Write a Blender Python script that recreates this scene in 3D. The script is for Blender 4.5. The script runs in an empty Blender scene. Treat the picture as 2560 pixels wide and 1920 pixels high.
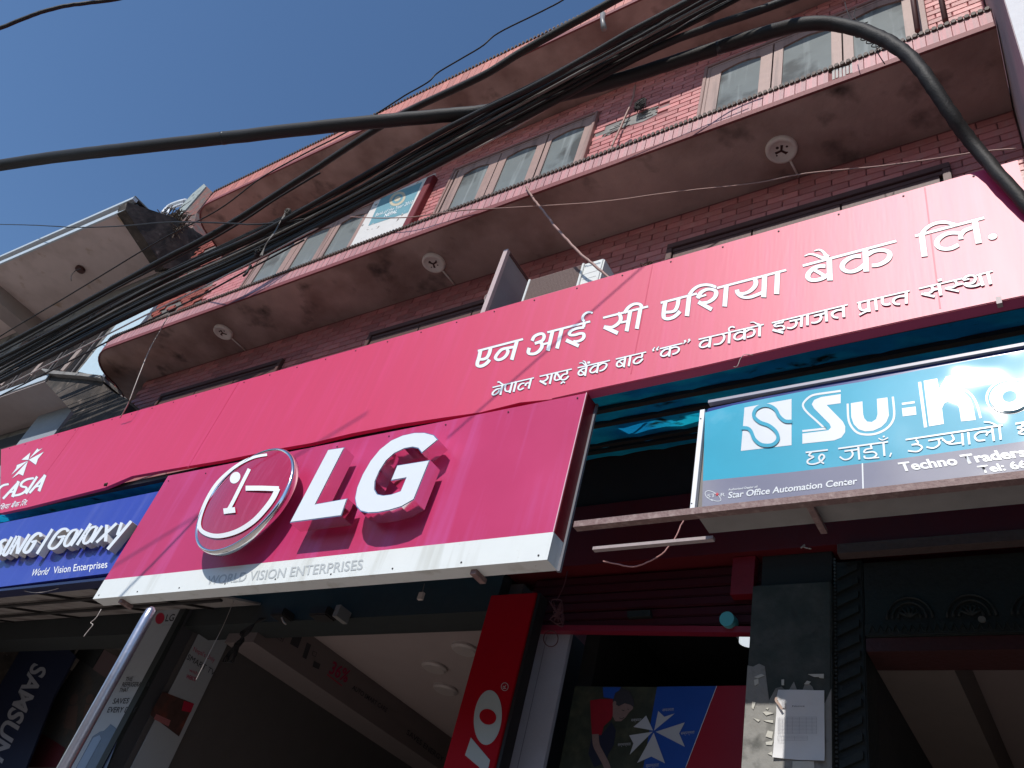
import bpy, bmesh, math, random
from mathutils import Vector, Matrix
random.seed(7)
S = bpy.context.scene
C = S.collection

# ------------------------------------------------------------------ camera
# world: x along the facades, y into the buildings, z up; the eye is the origin, the road lies at z = -1.5
RX = (0.82892339, 0.50760675, 0.23499236)       # right
RD = (-0.18511397, 0.64537584, -0.7410957)      # down
RF = (-0.52784357, 0.57081119, 0.62893223)      # forward
FPX = 2081.07                                   # focal length for a 2560 px wide picture
cam_d = bpy.data.cameras.new('camera'); cam = bpy.data.objects.new('camera', cam_d); C.objects.link(cam)
cam_d.sensor_width = 36; cam_d.lens = FPX/2560*36; cam_d.clip_start = .05; cam_d.clip_end = 2000
cam.matrix_world = Matrix(((RX[0], -RD[0], -RF[0], 0), (RX[1], -RD[1], -RF[1], 0), (RX[2], -RD[2], -RF[2], 0), (0, 0, 0, 1)))
S.camera = cam

# ------------------------------------------------------------------ light
K = Vector((-.02, 1, -.905))                      # the way sunlight travels
w = bpy.data.worlds.new('World'); S.world = w; w.use_nodes = True
nt = w.node_tree; bg = nt.nodes['Background']
sky = nt.nodes.new('ShaderNodeTexSky'); sky.sky_type = 'NISHITA'; sky.sun_disc = False
sd = -K.normalized()
sky.sun_elevation = math.asin(sd.z); sky.sun_rotation = math.atan2(sd.x, sd.y)
sky.air_density = 1.1; sky.dust_density = .45; sky.ozone_density = 2.7; sky.altitude = 1300
hs = nt.nodes.new('ShaderNodeHueSaturation'); hs.inputs['Saturation'].default_value = 1.09
nt.links.new(sky.outputs[0], hs.inputs['Color']); nt.links.new(hs.outputs[0], bg.inputs[0]); bg.inputs[1].default_value = .15
sl = bpy.data.lights.new('sun', 'SUN'); sl.energy = 4.0; sl.angle = math.radians(.53); sl.color = (1, .955, .9)
so = bpy.data.objects.new('sun', sl); C.objects.link(so)
so.rotation_euler = K.to_track_quat('-Z', 'Y').to_euler(); so.location = (-3, -20, 20)
S.view_settings.view_transform = 'Standard'; S.view_settings.look = 'None'
S.view_settings.exposure = 0; S.view_settings.gamma = 1; S.view_settings.use_curve_mapping = False

# ------------------------------------------------------------------ measuring: zoom windows of the survey picture
ZM = {1:(0,400,2.765),2:(400,0,2.765),3:(1100,0,2.765),4:(1760,0,2.765),5:(700,400,2.765),6:(1400,400,2.765),
      11:(0,900,2.765),12:(400,950,2.765),13:(0,1320,2.765),14:(600,1320,2.765),15:(1160,1320,2.765),
      16:(1760,1320,2.765),17:(1760,800,2.765),18:(1200,800,2.765),21:(0,560,4.608),22:(360,440,4.608),
      23:(2300,0,8.296),24:(1260,600,6.9125),'p':(1900,1680,6.9125),
      'A':(1160,700,6.9125),'B':(1460,640,6.9125),'C':(1640,620,6.9125),'D':(1960,540,6.9125),'E':(2240,500,6.9125),
      'F':(1210,860,7.9),'G':(1430,800,6.9125),'H':(1730,760,6.9125),'I':(2030,700,7.9),'J':(2260,640,7.9),
      'K':(0,1080,7.9),'L':(0,1260,6.144),'M':(1980,1020,3.814),0:(0,0,1)}
def px(n, p): a, b, s = ZM[n]; return (a+p[0]/s, b+p[1]/s)
def ray(p):
    u = (p[0]-1280)/FPX; v = (p[1]-960)/FPX
    return Vector((RX[i]*u+RD[i]*v+RF[i] for i in range(3)))
def PY(p, Y): r = ray(p); return r*(Y/r.y)
def PX(p, X): r = ray(p); return r*(X/r.x)
def PZ(p, Z): r = ray(p); return r*(Z/r.z)
def A(n, p, Y): return PY(px(n, p), Y)

# ------------------------------------------------------------------ materials
MC = {}
def mat(name, col, rough=.6, var=.0, scale=6, bump=0, bscale=40, metal=0, spec=.5, col2=None, mix=(.45, .65), stretch=(1, 1, 1),
        rnd=0, coat=0, crough=.08, cior=1.5, bdist=.01, bdet=5, emit=None, detail=6, trans=0, rvar=0, spots=None, streak=None):
    if name in MC: return MC[name]
    m = bpy.data.materials.new(name); m.use_nodes = True; n = m.node_tree.nodes; l = m.node_tree.links
    b = n['Principled BSDF']; b.inputs['Roughness'].default_value = rough; b.inputs['Metallic'].default_value = metal
    b.inputs['Specular IOR Level'].default_value = spec; b.inputs['Coat Weight'].default_value = coat
    b.inputs['Coat Roughness'].default_value = crough; b.inputs['Coat IOR'].default_value = cior
    if trans: b.inputs['Transmission Weight'].default_value = trans
    tc = n.new('ShaderNodeTexCoord'); mp = n.new('ShaderNodeMapping'); mp.inputs['Scale'].default_value = stretch
    l.new(tc.outputs['Object'], mp.inputs[0])
    def noise(sc, det=6, src=None):
        t = n.new('ShaderNodeTexNoise'); t.inputs['Scale'].default_value = sc; t.inputs['Detail'].default_value = det
        l.new((src or mp).outputs[0], t.inputs['Vector']); return t.outputs['Fac']
    def ramp(fac, a, b_):
        r = n.new('ShaderNodeMapRange'); r.inputs['From Min'].default_value = a; r.inputs['From Max'].default_value = b_
        l.new(fac, r.inputs[0]); return r.outputs[0]
    def mixc(fac, a, b_):
        x = n.new('ShaderNodeMix'); x.data_type = 'RGBA'
        if isinstance(fac, float): x.inputs[0].default_value = fac
        else: l.new(fac, x.inputs[0])
        for k, v in ((6, a), (7, b_)):
            if isinstance(v, tuple): x.inputs[k].default_value = (*v, 1)
            else: l.new(v, x.inputs[k])
        return x.outputs[2]
    cur = tuple(col)
    if col2: cur = mixc(ramp(noise(scale, detail), *mix), cur, tuple(col2))
    if spots:                                                     # (colour, scale, lo, hi)
        cur = mixc(ramp(noise(spots[1], 8), spots[2], spots[3]), cur, spots[0])
    if streak:                                                    # (colour, lo, hi, scale) vertical runs of dirt
        m2 = n.new('ShaderNodeMapping'); m2.inputs['Scale'].default_value = (streak[3], streak[3], streak[3]*.07)
        l.new(tc.outputs['Object'], m2.inputs[0]); cur = mixc(ramp(noise(1, 5, m2), streak[1], streak[2]), cur, streak[0])
    if var or rnd:
        h = n.new('ShaderNodeHueSaturation')
        if isinstance(cur, tuple): h.inputs['Color'].default_value = (*cur, 1)
        else: l.new(cur, h.inputs['Color'])
        v = n.new('ShaderNodeMath'); v.operation = 'MULTIPLY_ADD'; v.inputs[1].default_value = 2*var; v.inputs[2].default_value = 1-var
        l.new(noise(scale*3.1, detail), v.inputs[0]); val = v.outputs[0]
        if rnd:
            oi = n.new('ShaderNodeObjectInfo'); v2 = n.new('ShaderNodeMath'); v2.operation = 'MULTIPLY_ADD'
            v2.inputs[1].default_value = 2*rnd; v2.inputs[2].default_value = -rnd; l.new(oi.outputs['Random'], v2.inputs[0])
            v3 = n.new('ShaderNodeMath'); v3.operation = 'ADD'; l.new(val, v3.inputs[0]); l.new(v2.outputs[0], v3.inputs[1]); val = v3.outputs[0]
        l.new(val, h.inputs['Value']); cur = h.outputs[0]
    if isinstance(cur, tuple): b.inputs['Base Color'].default_value = (*cur, 1)
    else: l.new(cur, b.inputs['Base Color'])
    if rvar:
        v = n.new('ShaderNodeMath'); v.operation = 'MULTIPLY_ADD'; v.inputs[1].default_value = 2*rvar; v.inputs[2].default_value = rough-rvar
        l.new(noise(scale*2, 6), v.inputs[0]); l.new(v.outputs[0], b.inputs['Roughness'])
    if bump:
        bn = n.new('ShaderNodeBump'); bn.inputs['Strength'].default_value = bump; bn.inputs['Distance'].default_value = bdist
        l.new(noise(bscale, bdet), bn.inputs['Height']); l.new(bn.outputs[0], b.inputs['Normal'])
    if emit:
        b.inputs['Emission Color'].default_value = (*emit[0], 1); b.inputs['Emission Strength'].default_value = emit[1]
    MC[name] = m; return m

PINKTILE = mat('glazed_pink_brick_tile', (.53, .19, .185), .42, spec=.5, var=.10, scale=14, bump=.25, bscale=60, rnd=.22, streak=((.46, .30, .28), .5, .8, 5), spots=((.40, .26, .24), 1.3, .55, .75)) # .10, 14, .25, 60, rnd=.22, streak=((.46, .30, .28), .5, .8, 5), spots=((.40, .26, .24), 1.3, .55, .75))
FASCTILE = mat('pink_fascia_tile', (.55, .25, .25), .38, .08, 10, .2, 50, rnd=.12, streak=((.40, .26, .25), .5, .75, 6))
ROOFTILE = mat('terracotta_fascia_tile', (.50, .17, .13), .5, .12, 8, .3, 50, rnd=.16, spots=((.16, .15, .13), 3, .58, .66))
MORTAR = mat('dark_mortar', (.27, .10, .10), .85, .2, 20, .4)
LIPRED = mat('dark_red_drip_edge', (.20, .045, .045), .6, .2, 12, .3)
COPING = mat('dark_coping_tile', (.10, .065, .05), .6, .3, 30, .4)
SOFFIT = mat('stained_concrete_soffit', (.46, .31, .27), .85, .22, 1.6, .5, 22, col2=(.26, .155, .13), mix=(.42, .68), spots=((.06, .04, .034), 3.1, .57, .76))
CONC = mat('grey_concrete', (.26, .25, .235), .85, .2, 3, .6, 25, col2=(.14, .13, .12), spots=((.05, .045, .04), 3, .58, .7))
WOODF = mat('brown_painted_window_wood', (.34, .22, .19), .5, .12, 5, .2, 60, streak=((.20, .13, .115), .52, .7, 12))
WOODD = mat('dark_window_wood', (.10, .045, .04), .55, .2, 5, .2)
GLASS = mat('dusty_frosted_glass', (.20, .225, .225), .22, .12, 2.5, .06, 30, streak=((.33, .36, .36), .56, .74, 9), spots=((.10, .11, .11), 2.2, .52, .64))
GLASSD = mat('dark_glass', (.018, .02, .022), .08)
MAROON = mat('maroon_paint', (.28, .012, .022), .4, .15, 6, .15)
NICPINK = mat('magenta_vinyl_banner', (.62, .001, .07), .49, .05, 1.2, .05, 9, stretch=(6, 6, .5), spec=1.0, coat=.4, crough=.5, streak=((.66, .012, .12), .5, .85, 14), rvar=.02)
LGPINK = mat('magenta_sign_sheet', (.50, .028, .115), .40, .06, .9, .04, 7, spec=.5, col2=(.54, .036, .14), streak=((.55, .07, .24), .52, .8, 9), rvar=.04)
WHITEP = mat('white_sign_sheet', (.74, .77, .74), .4, .04, 3, .03, 20, streak=((.52, .53, .47), .56, .82, 9), spots=((.50, .50, .44), 22, .70, .78))
WHITEV = mat('white_vinyl_lettering', (.84, .87, .88), .4)
WHITEN = mat('white_banner_print', (.84, .87, .88), .49, spec=1.0, coat=.4, crough=.5)
GREYV = mat('grey_vinyl_outline', (.22, .24, .25), .5)
GREYLET = mat('faded_grey_lettering', (.46, .49, .49), .5)
DARKR = mat('dark_red_metal', (.20, .006, .014), .42, .2, 4, .15)
BLUEV = mat('blue_sign_sheet', (.032, .052, .36), .3, .08, .9, .05, 7, spec=.6, streak=((.07, .09, .40), .5, .8, 9), rvar=.05)
NAVY = mat('navy_paint', (.012, .018, .07), .4)
ACRY = mat('white_acrylic_letter_face', (.74, .78, .80), .25, .02, 3)
ACRYSIDE = mat('grey_white_letter_side', (.55, .52, .48), .5, .1, 8, .1)
STEELM = mat('mirror_steel_letter_side', (.80, .72, .72), .10, .03, 6, .02, 10, metal=1)
CHROME = mat('chrome_rim', (.80, .79, .78), .14, .06, 9, .03, 30, metal=1)
DOME = mat('glossy_crimson_dome', (.42, .010, .055), .10, .04, 3, coat=.6, streak=((.45, .03, .09), .5, .7, 30))
TEALS = mat('teal_sign_sheet', (.03, .37, .52), .09, .1, 1.1, .85, 2.3, spec=.4, coat=.45, crough=.42, bdist=.045, bdet=1.0, col2=(.09, .44, .60), spots=((.22, .50, .60), 2.2, .6, .78), rvar=.02)
GREYSG = mat('violet_grey_sign_sheet', (.20, .20, .27), .09, .08, 1.2, .85, 2.3, spec=.4, coat=.45, crough=.42, bdist=.045, bdet=1.0, col2=(.30, .29, .33), rvar=.02)
BLUEDK = mat('deep_blue_sign_edge', (.02, .04, .20), .25)
WHSK = mat('white_print', (.70, .73, .74), .3, .03, 6)
AWN = mat('blue_fibreglass_awning_sheet', (.014, .62, .90), .8, .3, 2.2, .3, 20, col2=(.008, .30, .68), mix=(.38, .62), spots=((.01, .03, .03), 5, .62, .72), spec=.08)
def add_translucent(m, col, f):
    n = m.node_tree.nodes; l = m.node_tree.links; o = n['Material Output']; b = n['Principled BSDF']
    t = n.new('ShaderNodeBsdfTranslucent'); x = n.new('ShaderNodeMixShader'); x.inputs[0].default_value = f
    src = b.inputs['Base Color'].links[0].from_socket if b.inputs['Base Color'].links else None
    if src: l.new(src, t.inputs[0])
    else: t.inputs[0].default_value = (*col, 1)
    l.new(b.outputs[0], x.inputs[1]); l.new(t.outputs[0], x.inputs[2]); l.new(x.outputs[0], o.inputs[0])
add_translucent(AWN, None, .35)
RUST = mat('rusty_brown_steel', (.20, .12, .11), .6, .2, 25, .4, 60, col2=(.30, .21, .19), mix=(.5, .7))
BLACKM = mat('black_steel', (.016, .013, .012), .55, .2, 8)
CABLE = mat('black_rubber_cable', (.016, .014, .013), .6, .25, 20, .25, 90, spec=.3)
CABLEG = mat('dusty_grey_cable', (.13, .115, .10), .6, .2, 20, .2)
CABLEB = mat('brown_sheathed_cable', (.34, .20, .17), .55, .15, 20)
WIREP = mat('pale_thin_wire', (.42, .36, .32), .5)
LAMPW = mat('aged_white_plastic_lamp', (.86, .76, .68), .5, .1, 12, .1)
LAMPD = mat('rusty_lamp_hole', (.07, .022, .018), .7)
ACW = mat('white_ac_casing', (.72, .73, .70), .4, .04, 6, .05)
ACG = mat('brown_ac_grille', (.24, .17, .15), .6, .1, 8)
CREAM = mat('cream_plaster', (.66, .54, .50), .85, .08, 2, .3, 14, col2=(.56, .45, .41), streak=((.42, .28, .18), .62, .78, 3))
WHITEPL = mat('white_painted_plaster', (.66, .64, .64), .8, .06, 3, .35, 18, streak=((.50, .45, .45), .55, .8, 5))
PINKSHADE = mat('shaded_pinkish_plaster', (.42, .33, .33), .8, .08, 3, .3, 18, streak=((.32, .25, .26), .5, .8, 5))  # side of the white building, its shade put into a darker pinkish colour
GREYBLUE = mat('grey_blue_plaster', (.26, .29, .33), .8, .1, 3, .2)
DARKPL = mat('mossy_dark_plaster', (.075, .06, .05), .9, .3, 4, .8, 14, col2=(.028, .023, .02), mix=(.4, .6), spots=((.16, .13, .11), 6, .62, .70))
OLDBRICK = mat('old_red_brick', (.26, .06, .045), .85, .25, 10, .6, 40, rnd=.25)
DEBRIS = mat('dry_straw', (.07, .045, .03), .9, .4, 30)
METALR = mat('light_blue_grey_metal', (.46, .52, .56), .45, .1, 5, .1)
BLUEPAN = mat('pale_blue_sheet', (.48, .60, .66), .5, .08, 2, .1)
GALV = mat('galvanised_pole', (.50, .50, .56), .32, .12, 9, .1, 30, metal=.85, streak=((.25, .25, .3), .5, .75, 14))
GREENP = mat('green_grey_painted_pillar', (.045, .055, .05), .75, .2, 6, .5, 25, spec=.3, col2=(.085, .088, .08), mix=(.40, .75), spots=((.03, .035, .035), 9, .60, .8))
PAPER = mat('white_paper', (.74, .74, .74), .7, .05, 5, .15, 20)
PAPERT = mat('torn_paper_scrap', (.55, .54, .48), .8, .1, 20)
INK = mat('black_ink', (.03, .03, .035), .7)
INKG = mat('grey_ink', (.30, .30, .33), .7)
TAPE = mat('brown_tape', (.42, .30, .24), .5)
POSTW = mat('poster_white', (.36, .38, .40), .5, .05, 3)
POSTB = mat('poster_black', (.02, .02, .025), .5)
POSTR = mat('poster_red', (.42, .01, .04), .5)
POSTBL = mat('poster_blue', (.010, .07, .34), .45, .1, 2)
SKIN = mat('printed_skin', (.36, .20, .16), .5)
REDPAN = mat('red_shop_panel', (.33, .001, .008), .5, .06, 3, spec=.12)
SILV = mat('silver_grey_print', (.38, .40, .37), .4)
WALLP = mat('pale_wall_panel', (.40, .40, .44), .6, .06, 3, .15)
CEIL = mat('shop_ceiling_paint', (.33, .26, .245), .8, .05, 2, .1)
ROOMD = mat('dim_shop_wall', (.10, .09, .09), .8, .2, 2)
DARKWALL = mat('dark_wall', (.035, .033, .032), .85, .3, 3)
CARVE = mat('dark_carved_wood', (.013, .017, .015), .65, .3, 12, .5, 30)
CARVR = mat('dark_red_brown_wood', (.05, .014, .014), .5, .3, 12, .3)
SHUT = mat('dark_red_rolling_shutter', (.05, .004, .009), .6, .2, 4, .1, spec=.3)
MOTOR = mat('grey_motor_cover', (.10, .11, .11), .5)
TEALC = mat('teal_plastic_cap', (.08, .40, .44), .4)
LAMPON = mat('lit_lamp_glass', (.8, .85, .9), .4, emit=((.85, .93, 1), .75))
POSTERW = mat('peeling_white_board', (.64, .62, .60), .6, .06, 4, .2, 20, spots=((.16, .14, .12), 9, .66, .70))
POSTTEAL = mat('faded_teal_print', (.13, .30, .36), .6, .1, 5, spots=((.5, .5, .48), 14, .66, .70))
GOLD = mat('faded_gold_print', (.52, .46, .34), .6)
ROAD = mat('dusty_asphalt', (.27, .24, .215), .9, .2, 3, .4)
PAVE = mat('grey_paving', (.36, .32, .29), .9, .2, 3, .3)
GREENR = mat('grey_roof_sheet', (.10, .11, .11), .8)
REDSTAR = mat('red_star_print', (.6, .03, .04), .4)

# ------------------------------------------------------------------ object helpers
def tag(o, label=None, cat=None, group=None, kind=None):
    if label: o['label'] = label
    if cat: o['category'] = cat
    if group: o['group'] = group
    if kind: o['kind'] = kind
    return o
def thing(name, loc, label, cat, group=None):
    o = bpy.data.objects.new(name, None); o.location = loc; o.empty_display_size = .1; C.objects.link(o)
    return tag(o, label, cat, group)
def wloc(o):
    v = Vector(o.location)
    while o.parent: o = o.parent; v = v+Vector(o.location) if o.type == 'EMPTY' else v
    return v
def link(name, me, m, parent=None):
    o = bpy.data.objects.new(name, me); C.objects.link(o)
    if m is not None and not len(me.materials): me.materials.append(m)
    if parent is not None:
        o.parent = parent
        r = parent
        while r.parent: r = r.parent
        if parent.type == 'EMPTY': o.matrix_parent_inverse = Matrix.Translation(-Vector(parent.location))
        # mesh parents hold world coordinates at the origin of their thing, so the child needs no offset
    return o
class MB:
    def __init__(s): s.v = []; s.f = []
    def poly(s, pts):
        i = len(s.v); s.v += [tuple(p) for p in pts]; s.f.append(tuple(range(i, i+len(pts)))); return s
    def box(s, x0, x1, y0, y1, z0, z1):
        i = len(s.v); s.v += [(x, y, z) for x in (x0, x1) for y in (y0, y1) for z in (z0, z1)]
        s.f += [(i, i+1, i+3, i+2), (i+4, i+6, i+7, i+5), (i, i+4, i+5, i+1), (i+2, i+3, i+7, i+6), (i, i+2, i+6, i+4), (i+1, i+5, i+7, i+3)]
        return s
    def prism(s, pts, d):                       # pts: ring of points, d: extrusion vector
        n = len(pts); i = len(s.v); d = Vector(d)
        s.v += [tuple(p) for p in pts]+[tuple(Vector(p)+d) for p in pts]
        s.f.append(tuple(range(i, i+n))); s.f.append(tuple(range(i+2*n-1, i+n-1, -1)))
        for k in range(n): a = i+k; b = i+(k+1) % n; s.f.append((a, a+n, b+n, b))
        return s
    def tube(s, pts, r, seg=8, caps=True):
        pts = [Vector(p) for p in pts]; n = len(pts); i = len(s.v); up = Vector((0.13, -.31, 1)).normalized(); rr = r if hasattr(r, '__len__') else [r]*n
        for k, p in enumerate(pts):
            t = (pts[min(k+1, n-1)]-pts[max(k-1, 0)]).normalized(); a = t.cross(up)
            if a.length < .05: a = t.cross(Vector((1, 0, 0)))
            a.normalize(); b = a.cross(t)
            for j in range(seg):
                th = 2*math.pi*j/seg; s.v.append(tuple(p+(a*math.cos(th)+b*math.sin(th))*rr[k]))
        for k in range(n-1):
            for j in range(seg):
                a = i+k*seg+j; b = i+k*seg+(j+1) % seg; s.f.append((a, b, b+seg, a+seg))
        if caps: s.f.append(tuple(range(i+seg-1, i-1, -1))); s.f.append(tuple(range(i+(n-1)*seg, i+n*seg)))
        return s
    def done(s, name, m, parent=None, smooth=False, bevel=0, **kw):
        me = bpy.data.meshes.new(name); me.from_pydata(s.v, [], s.f); me.update()
        if bevel or not smooth:
            bm = bmesh.new(); bm.from_mesh(me)
            if bevel: bmesh.ops.bevel(bm, geom=list(bm.edges), offset=bevel, segments=2, affect='EDGES', clamp_overlap=True)
            bmesh.ops.recalc_face_normals(bm, faces=bm.faces) if not kw.get('keep') else None
            bm.to_mesh(me); bm.free()
        if smooth: me.shade_smooth()
        o = link(name, me, m, parent)
        tag(o, kw.get('label'), kw.get('cat'), kw.get('group'), kw.get('kind')); return o
def box(name, x0, x1, y0, y1, z0, z1, m, parent=None, bevel=0, **kw):
    return MB().box(x0, x1, y0, y1, z0, z1).done(name, m, parent, bevel=bevel, **kw)
def smooth(pts, k=5):
    pts = [Vector(p) for p in pts]
    if len(pts) < 3: return pts
    out = []; n = len(pts)
    for i in range(n-1):
        p0 = pts[max(i-1, 0)]; p1 = pts[i]; p2 = pts[i+1]; p3 = pts[min(i+2, n-1)]
        for j in range(k):
            t = j/k; t2 = t*t; t3 = t2*t
            out.append(.5*((2*p1)+(-p0+p2)*t+(2*p0-5*p1+4*p2-p3)*t2+(-p0+3*p1-3*p2+p3)*t3))
    out.append(pts[-1]); return out
def cable(name, pts, r, m, label, group=None, cat='cable', seg=8, k=6, parent=None):
    """pts: (px, py, Y) survey points with their distance"""
    P = smooth([(ray((a, b)).normalized()*-c if c < 0 else PY((a, b), c)) for a, b, c in pts], k)   # negative: straight-line distance
    if hasattr(r, '__len__'): n_ = len(P); r = [r[0]+(r[1]-r[0])*i/(n_-1) for i in range(n_)]
    for q in P[1:-1]: q += Vector((random.uniform(-1, 1), 0, random.uniform(-1, 1)))*(.003 if hasattr(r, '__len__') else min(r, .01)*.3)
    return MB().tube(P, r, seg).done(name, m, parent, smooth=True, label=label, cat=cat, group=group)

# flat print: ribbon strokes drawn in survey pixels, laid on a plane
def ribbon(pts, wh, wv, grow=0, taper=None, k=5):
    P = [p.to_2d() for p in smooth([(*p, 0) for p in pts], k)]; n = len(P); L = []; R = []
    for i, p in enumerate(P):
        t = (P[min(i+1, n-1)]-P[max(i-1, 0)])
        if t.length < 1e-6: t = Vector((1, 0))
        t.normalize(); wd = math.sqrt((wh*t.x)**2+(wv*t.y)**2)
        if taper: wd *= taper[0]+(taper[1]-taper[0])*i/(n-1)
        nrm = Vector((-t.y, t.x)); e = Vector((0, 0))
        if grow: e = -t*grow if i == 0 else (t*grow if i == n-1 else e)
        L.append(p+e+nrm*(wd/2+grow)); R.append(p+e-nrm*(wd/2+grow))
    return L, R
class Flat:
    """prints laid on a plane; every stroke sits a hair in front of the one before"""
    def __init__(s, un, step=Vector((0, -.00005, 0))): s.un = un; s.mb = MB(); s.step = step; s.i = 0; s.g = []; s.dep = None
    def off(s): s.i += 1; return s.step*s.i
    def st(s, z, pts, wh, wv=None, taper=None, k=5, grow=0):
        wv = wh if wv is None else wv
        s.g.append((z, pts, wh, wv, taper, k))
        L, R = ribbon(pts, wh, wv, grow, taper, k); o = s.off(); i = len(s.mb.v); n = len(L)
        for a in L+R: s.mb.v.append(tuple(s.un(px(z, a))+o))
        for j in range(n-1): s.mb.f.append((i+j, i+j+1, i+n+j+1, i+n+j))
        return s
    def poly(s, z, pts):
        o = s.off(); s.mb.poly([s.un(px(z, p))+o for p in pts]); return s
    def ell(s, z, c, rx, ry, rot=0, n=28):
        r = math.radians(rot)
        return s.poly(z, [(c[0]+rx*math.cos(t)*math.cos(r)-ry*math.sin(t)*math.sin(r), c[1]+rx*math.cos(t)*math.sin(r)+ry*math.sin(t)*math.cos(r)) for t in [2*math.pi*k/n for k in range(n)]])
    def done(s, name, m, parent, **kw): return s.mb.done(name, m, parent, keep=True, **kw)
def onY(Y): return lambda p: PY(p, Y)
def onX(X): return lambda p: PX(p, X)

FC = {}
def text_mesh(body, bold=0):
    key = (body, bold)
    if key in FC: return FC[key]
    cu = bpy.data.curves.new('t', 'FONT'); cu.body = body; cu.size = 1; cu.resolution_u = 4; cu.offset = bold
    o = bpy.data.objects.new('t', cu); C.objects.link(o); bpy.context.view_layer.update()
    dg = bpy.context.evaluated_depsgraph_get(); me = bpy.data.meshes.new_from_object(o.evaluated_get(dg))
    bpy.data.objects.remove(o); FC[key] = me; return me
CAPH = .729
def text(name, body, m, parent, un, z, o, u, v, bold=0, depth=0, push=0, side=None, axis=Vector((0, -1, 0)), **kw):
    """body from baseline-left o to baseline-right u, v = top left of the capitals (survey px of window z)"""
    O = un(px(z, o)); U = un(px(z, u))-O; V = un(px(z, v))-O
    src = text_mesh(body, bold); xs = [q.co.x for q in src.vertices]; x0, x1 = min(xs), max(xs)
    me = src.copy(); me.name = name
    for q in me.vertices:
        q.co = O+U*((q.co.x-x0)/(x1-x0))+V*(q.co.y/CAPH)+axis*push
    if depth:
        bm = bmesh.new(); bm.from_mesh(me); bmesh.ops.dissolve_limit(bm, angle_limit=.01, verts=bm.verts, edges=bm.edges)
        r = bmesh.ops.extrude_face_region(bm, geom=bm.faces[:]); vs = [e for e in r['geom'] if isinstance(e, bmesh.types.BMVert)]
        bmesh.ops.translate(bm, vec=axis*-depth, verts=[q for q in bm.verts if q not in set(vs)])
        bmesh.ops.recalc_face_normals(bm, faces=bm.faces); bm.to_mesh(me); bm.free()
    me.materials.clear(); me.materials.append(m)
    ob = link(name, me, m, parent); tag(ob, kw.get('label')); return ob

def lay_letters(LW, parent, Y, main, out, grow, dots=(), step=.00003):
    for nm, m, g, y0 in (('letter_outline', out, grow, Y-.0015), ('lettering', main, 0, Y-.0022-step*(len(LW)+8))):
        if m is None: continue
        f = Flat(onY(y0), Vector((0, -step, 0)))
        for (z, pts, a, b, tp, k) in LW:
            sc = ZM[z][2]; f.st(z, pts, a, b, tp, k, grow=g*sc)
        for (z, c, rx, ry, r) in dots: f.ell(z, c, rx+g*ZM[z][2], ry+g*ZM[z][2], r)
        f.done(nm, m, parent)
def frame_loop(parent, name, x0, x1, z0, z1, w, y0, y1, m):
    for a in ((x0, x0+w, z0, z1), (x1-w, x1, z0, z1), (x0+w, x1-w, z1-w, z1), (x0+w, x1-w, z0, z0+w)):
        box(name, a[0], a[1], y0, y1, a[2], a[3], m, parent, bevel=.004)

# ================================================================== setting
box('road', -400, 400, -400, 2.2, -1.7, -1.5, ROAD, kind='structure')
box('pavement', -400, 400, 2.2, 400, -1.7, -1.36, PAVE, kind='structure')

# houses across the street (behind the camera), in their own shade; they close the street off
opp = bpy.data.objects.new('tmp', None)
for k, (x0, x1, hgt) in enumerate(((-34, -19, 4.6), (-18.9, -9.2, 5.6), (-9.1, 1.5, 5.0), (1.6, 12, 6.0), (12.1, 30, 4.8))):
    t = thing('opposite_house', ((x0+x1)/2, -13, -1.5), ['low ochre house across the street, far left', 'grey house across the street with window rows, second from the left', 'brown house across the street straight behind the camera', 'pale house across the street, tallest of the row', 'dark house across the street, far right'][k], 'building', 'houses across the street')
    box('wall', x0, x1, -23, -13, -1.5, hgt, mat('opposite_wall_%s' % ['ochre', 'grey', 'brown', 'pale', 'dark'][k], [(.24, .18, .11), (.20, .19, .18), (.18, .11, .09), (.30, .27, .25), (.10, .09, .09)][k], .85, .15, 2), t)
    for r in range(2):
        x = x0+.8
        while x+1.4 < x1: box('window', x, x+1.3, -13.0, -12.95, -.2+r*2.6, 1.3+r*2.6, GLASSD, t); x += 2.3
bpy.data.objects.remove(opp)

# ================================================================== pink tiled building
YW = 3.9; YF = 3.24; ZS = 5.955; YR = 3.09; ZR = 8.84; XL = -10.05; XR = .19
bld = thing('tiled_building', (-5, YW, -1.36), 'tall pink tiled building with two rounded projecting floor slabs above the magenta signs', 'building')
# walls (upper floors)
w2 = box('wall', XL, XR, YW, 9, ZS+.16, ZR, MORTAR, bld, label='lit second floor wall of glazed tiles')
w1 = box('wall', XL, XR, YW, 9, 4.06, ZS, MORTAR, bld, label='shaded first floor wall of glazed tiles')
# window openings are covered by proud frames; rectangles below keep tiles clear of them: (x0, x1, z0, z1)
OPEN2 = [(-9.06, -5.98, 6.6, 8.37), (-5.60, -3.56, 6.6, 8.37), (-2.30, -.24, 6.6, 8.37)]
OPEN1 = [(-9.28, -7.02, 4.2, 5.50), (-5.70, -3.62, 4.2, 5.50), (-2.36, -.25, 4.2, 5.50)]
bm_ = MB().box(-.1205, .1205, -.014, .0, -.0345, .0345)
me = bpy.data.meshes.new('brick'); me.from_pydata(bm_.v, [], bm_.f)
bmx = bmesh.new(); bmx.from_mesh(me); bmesh.ops.recalc_face_normals(bmx, faces=bmx.faces)
front = [e for e in bmx.edges if all(v.co.y < -.01 for v in e.verts)]
bmesh.ops.bevel(bmx, geom=front, offset=.004, segments=1, affect='EDGES'); bmx.to_mesh(me); bmx.free(); me.materials.append(PINKTILE)
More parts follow.
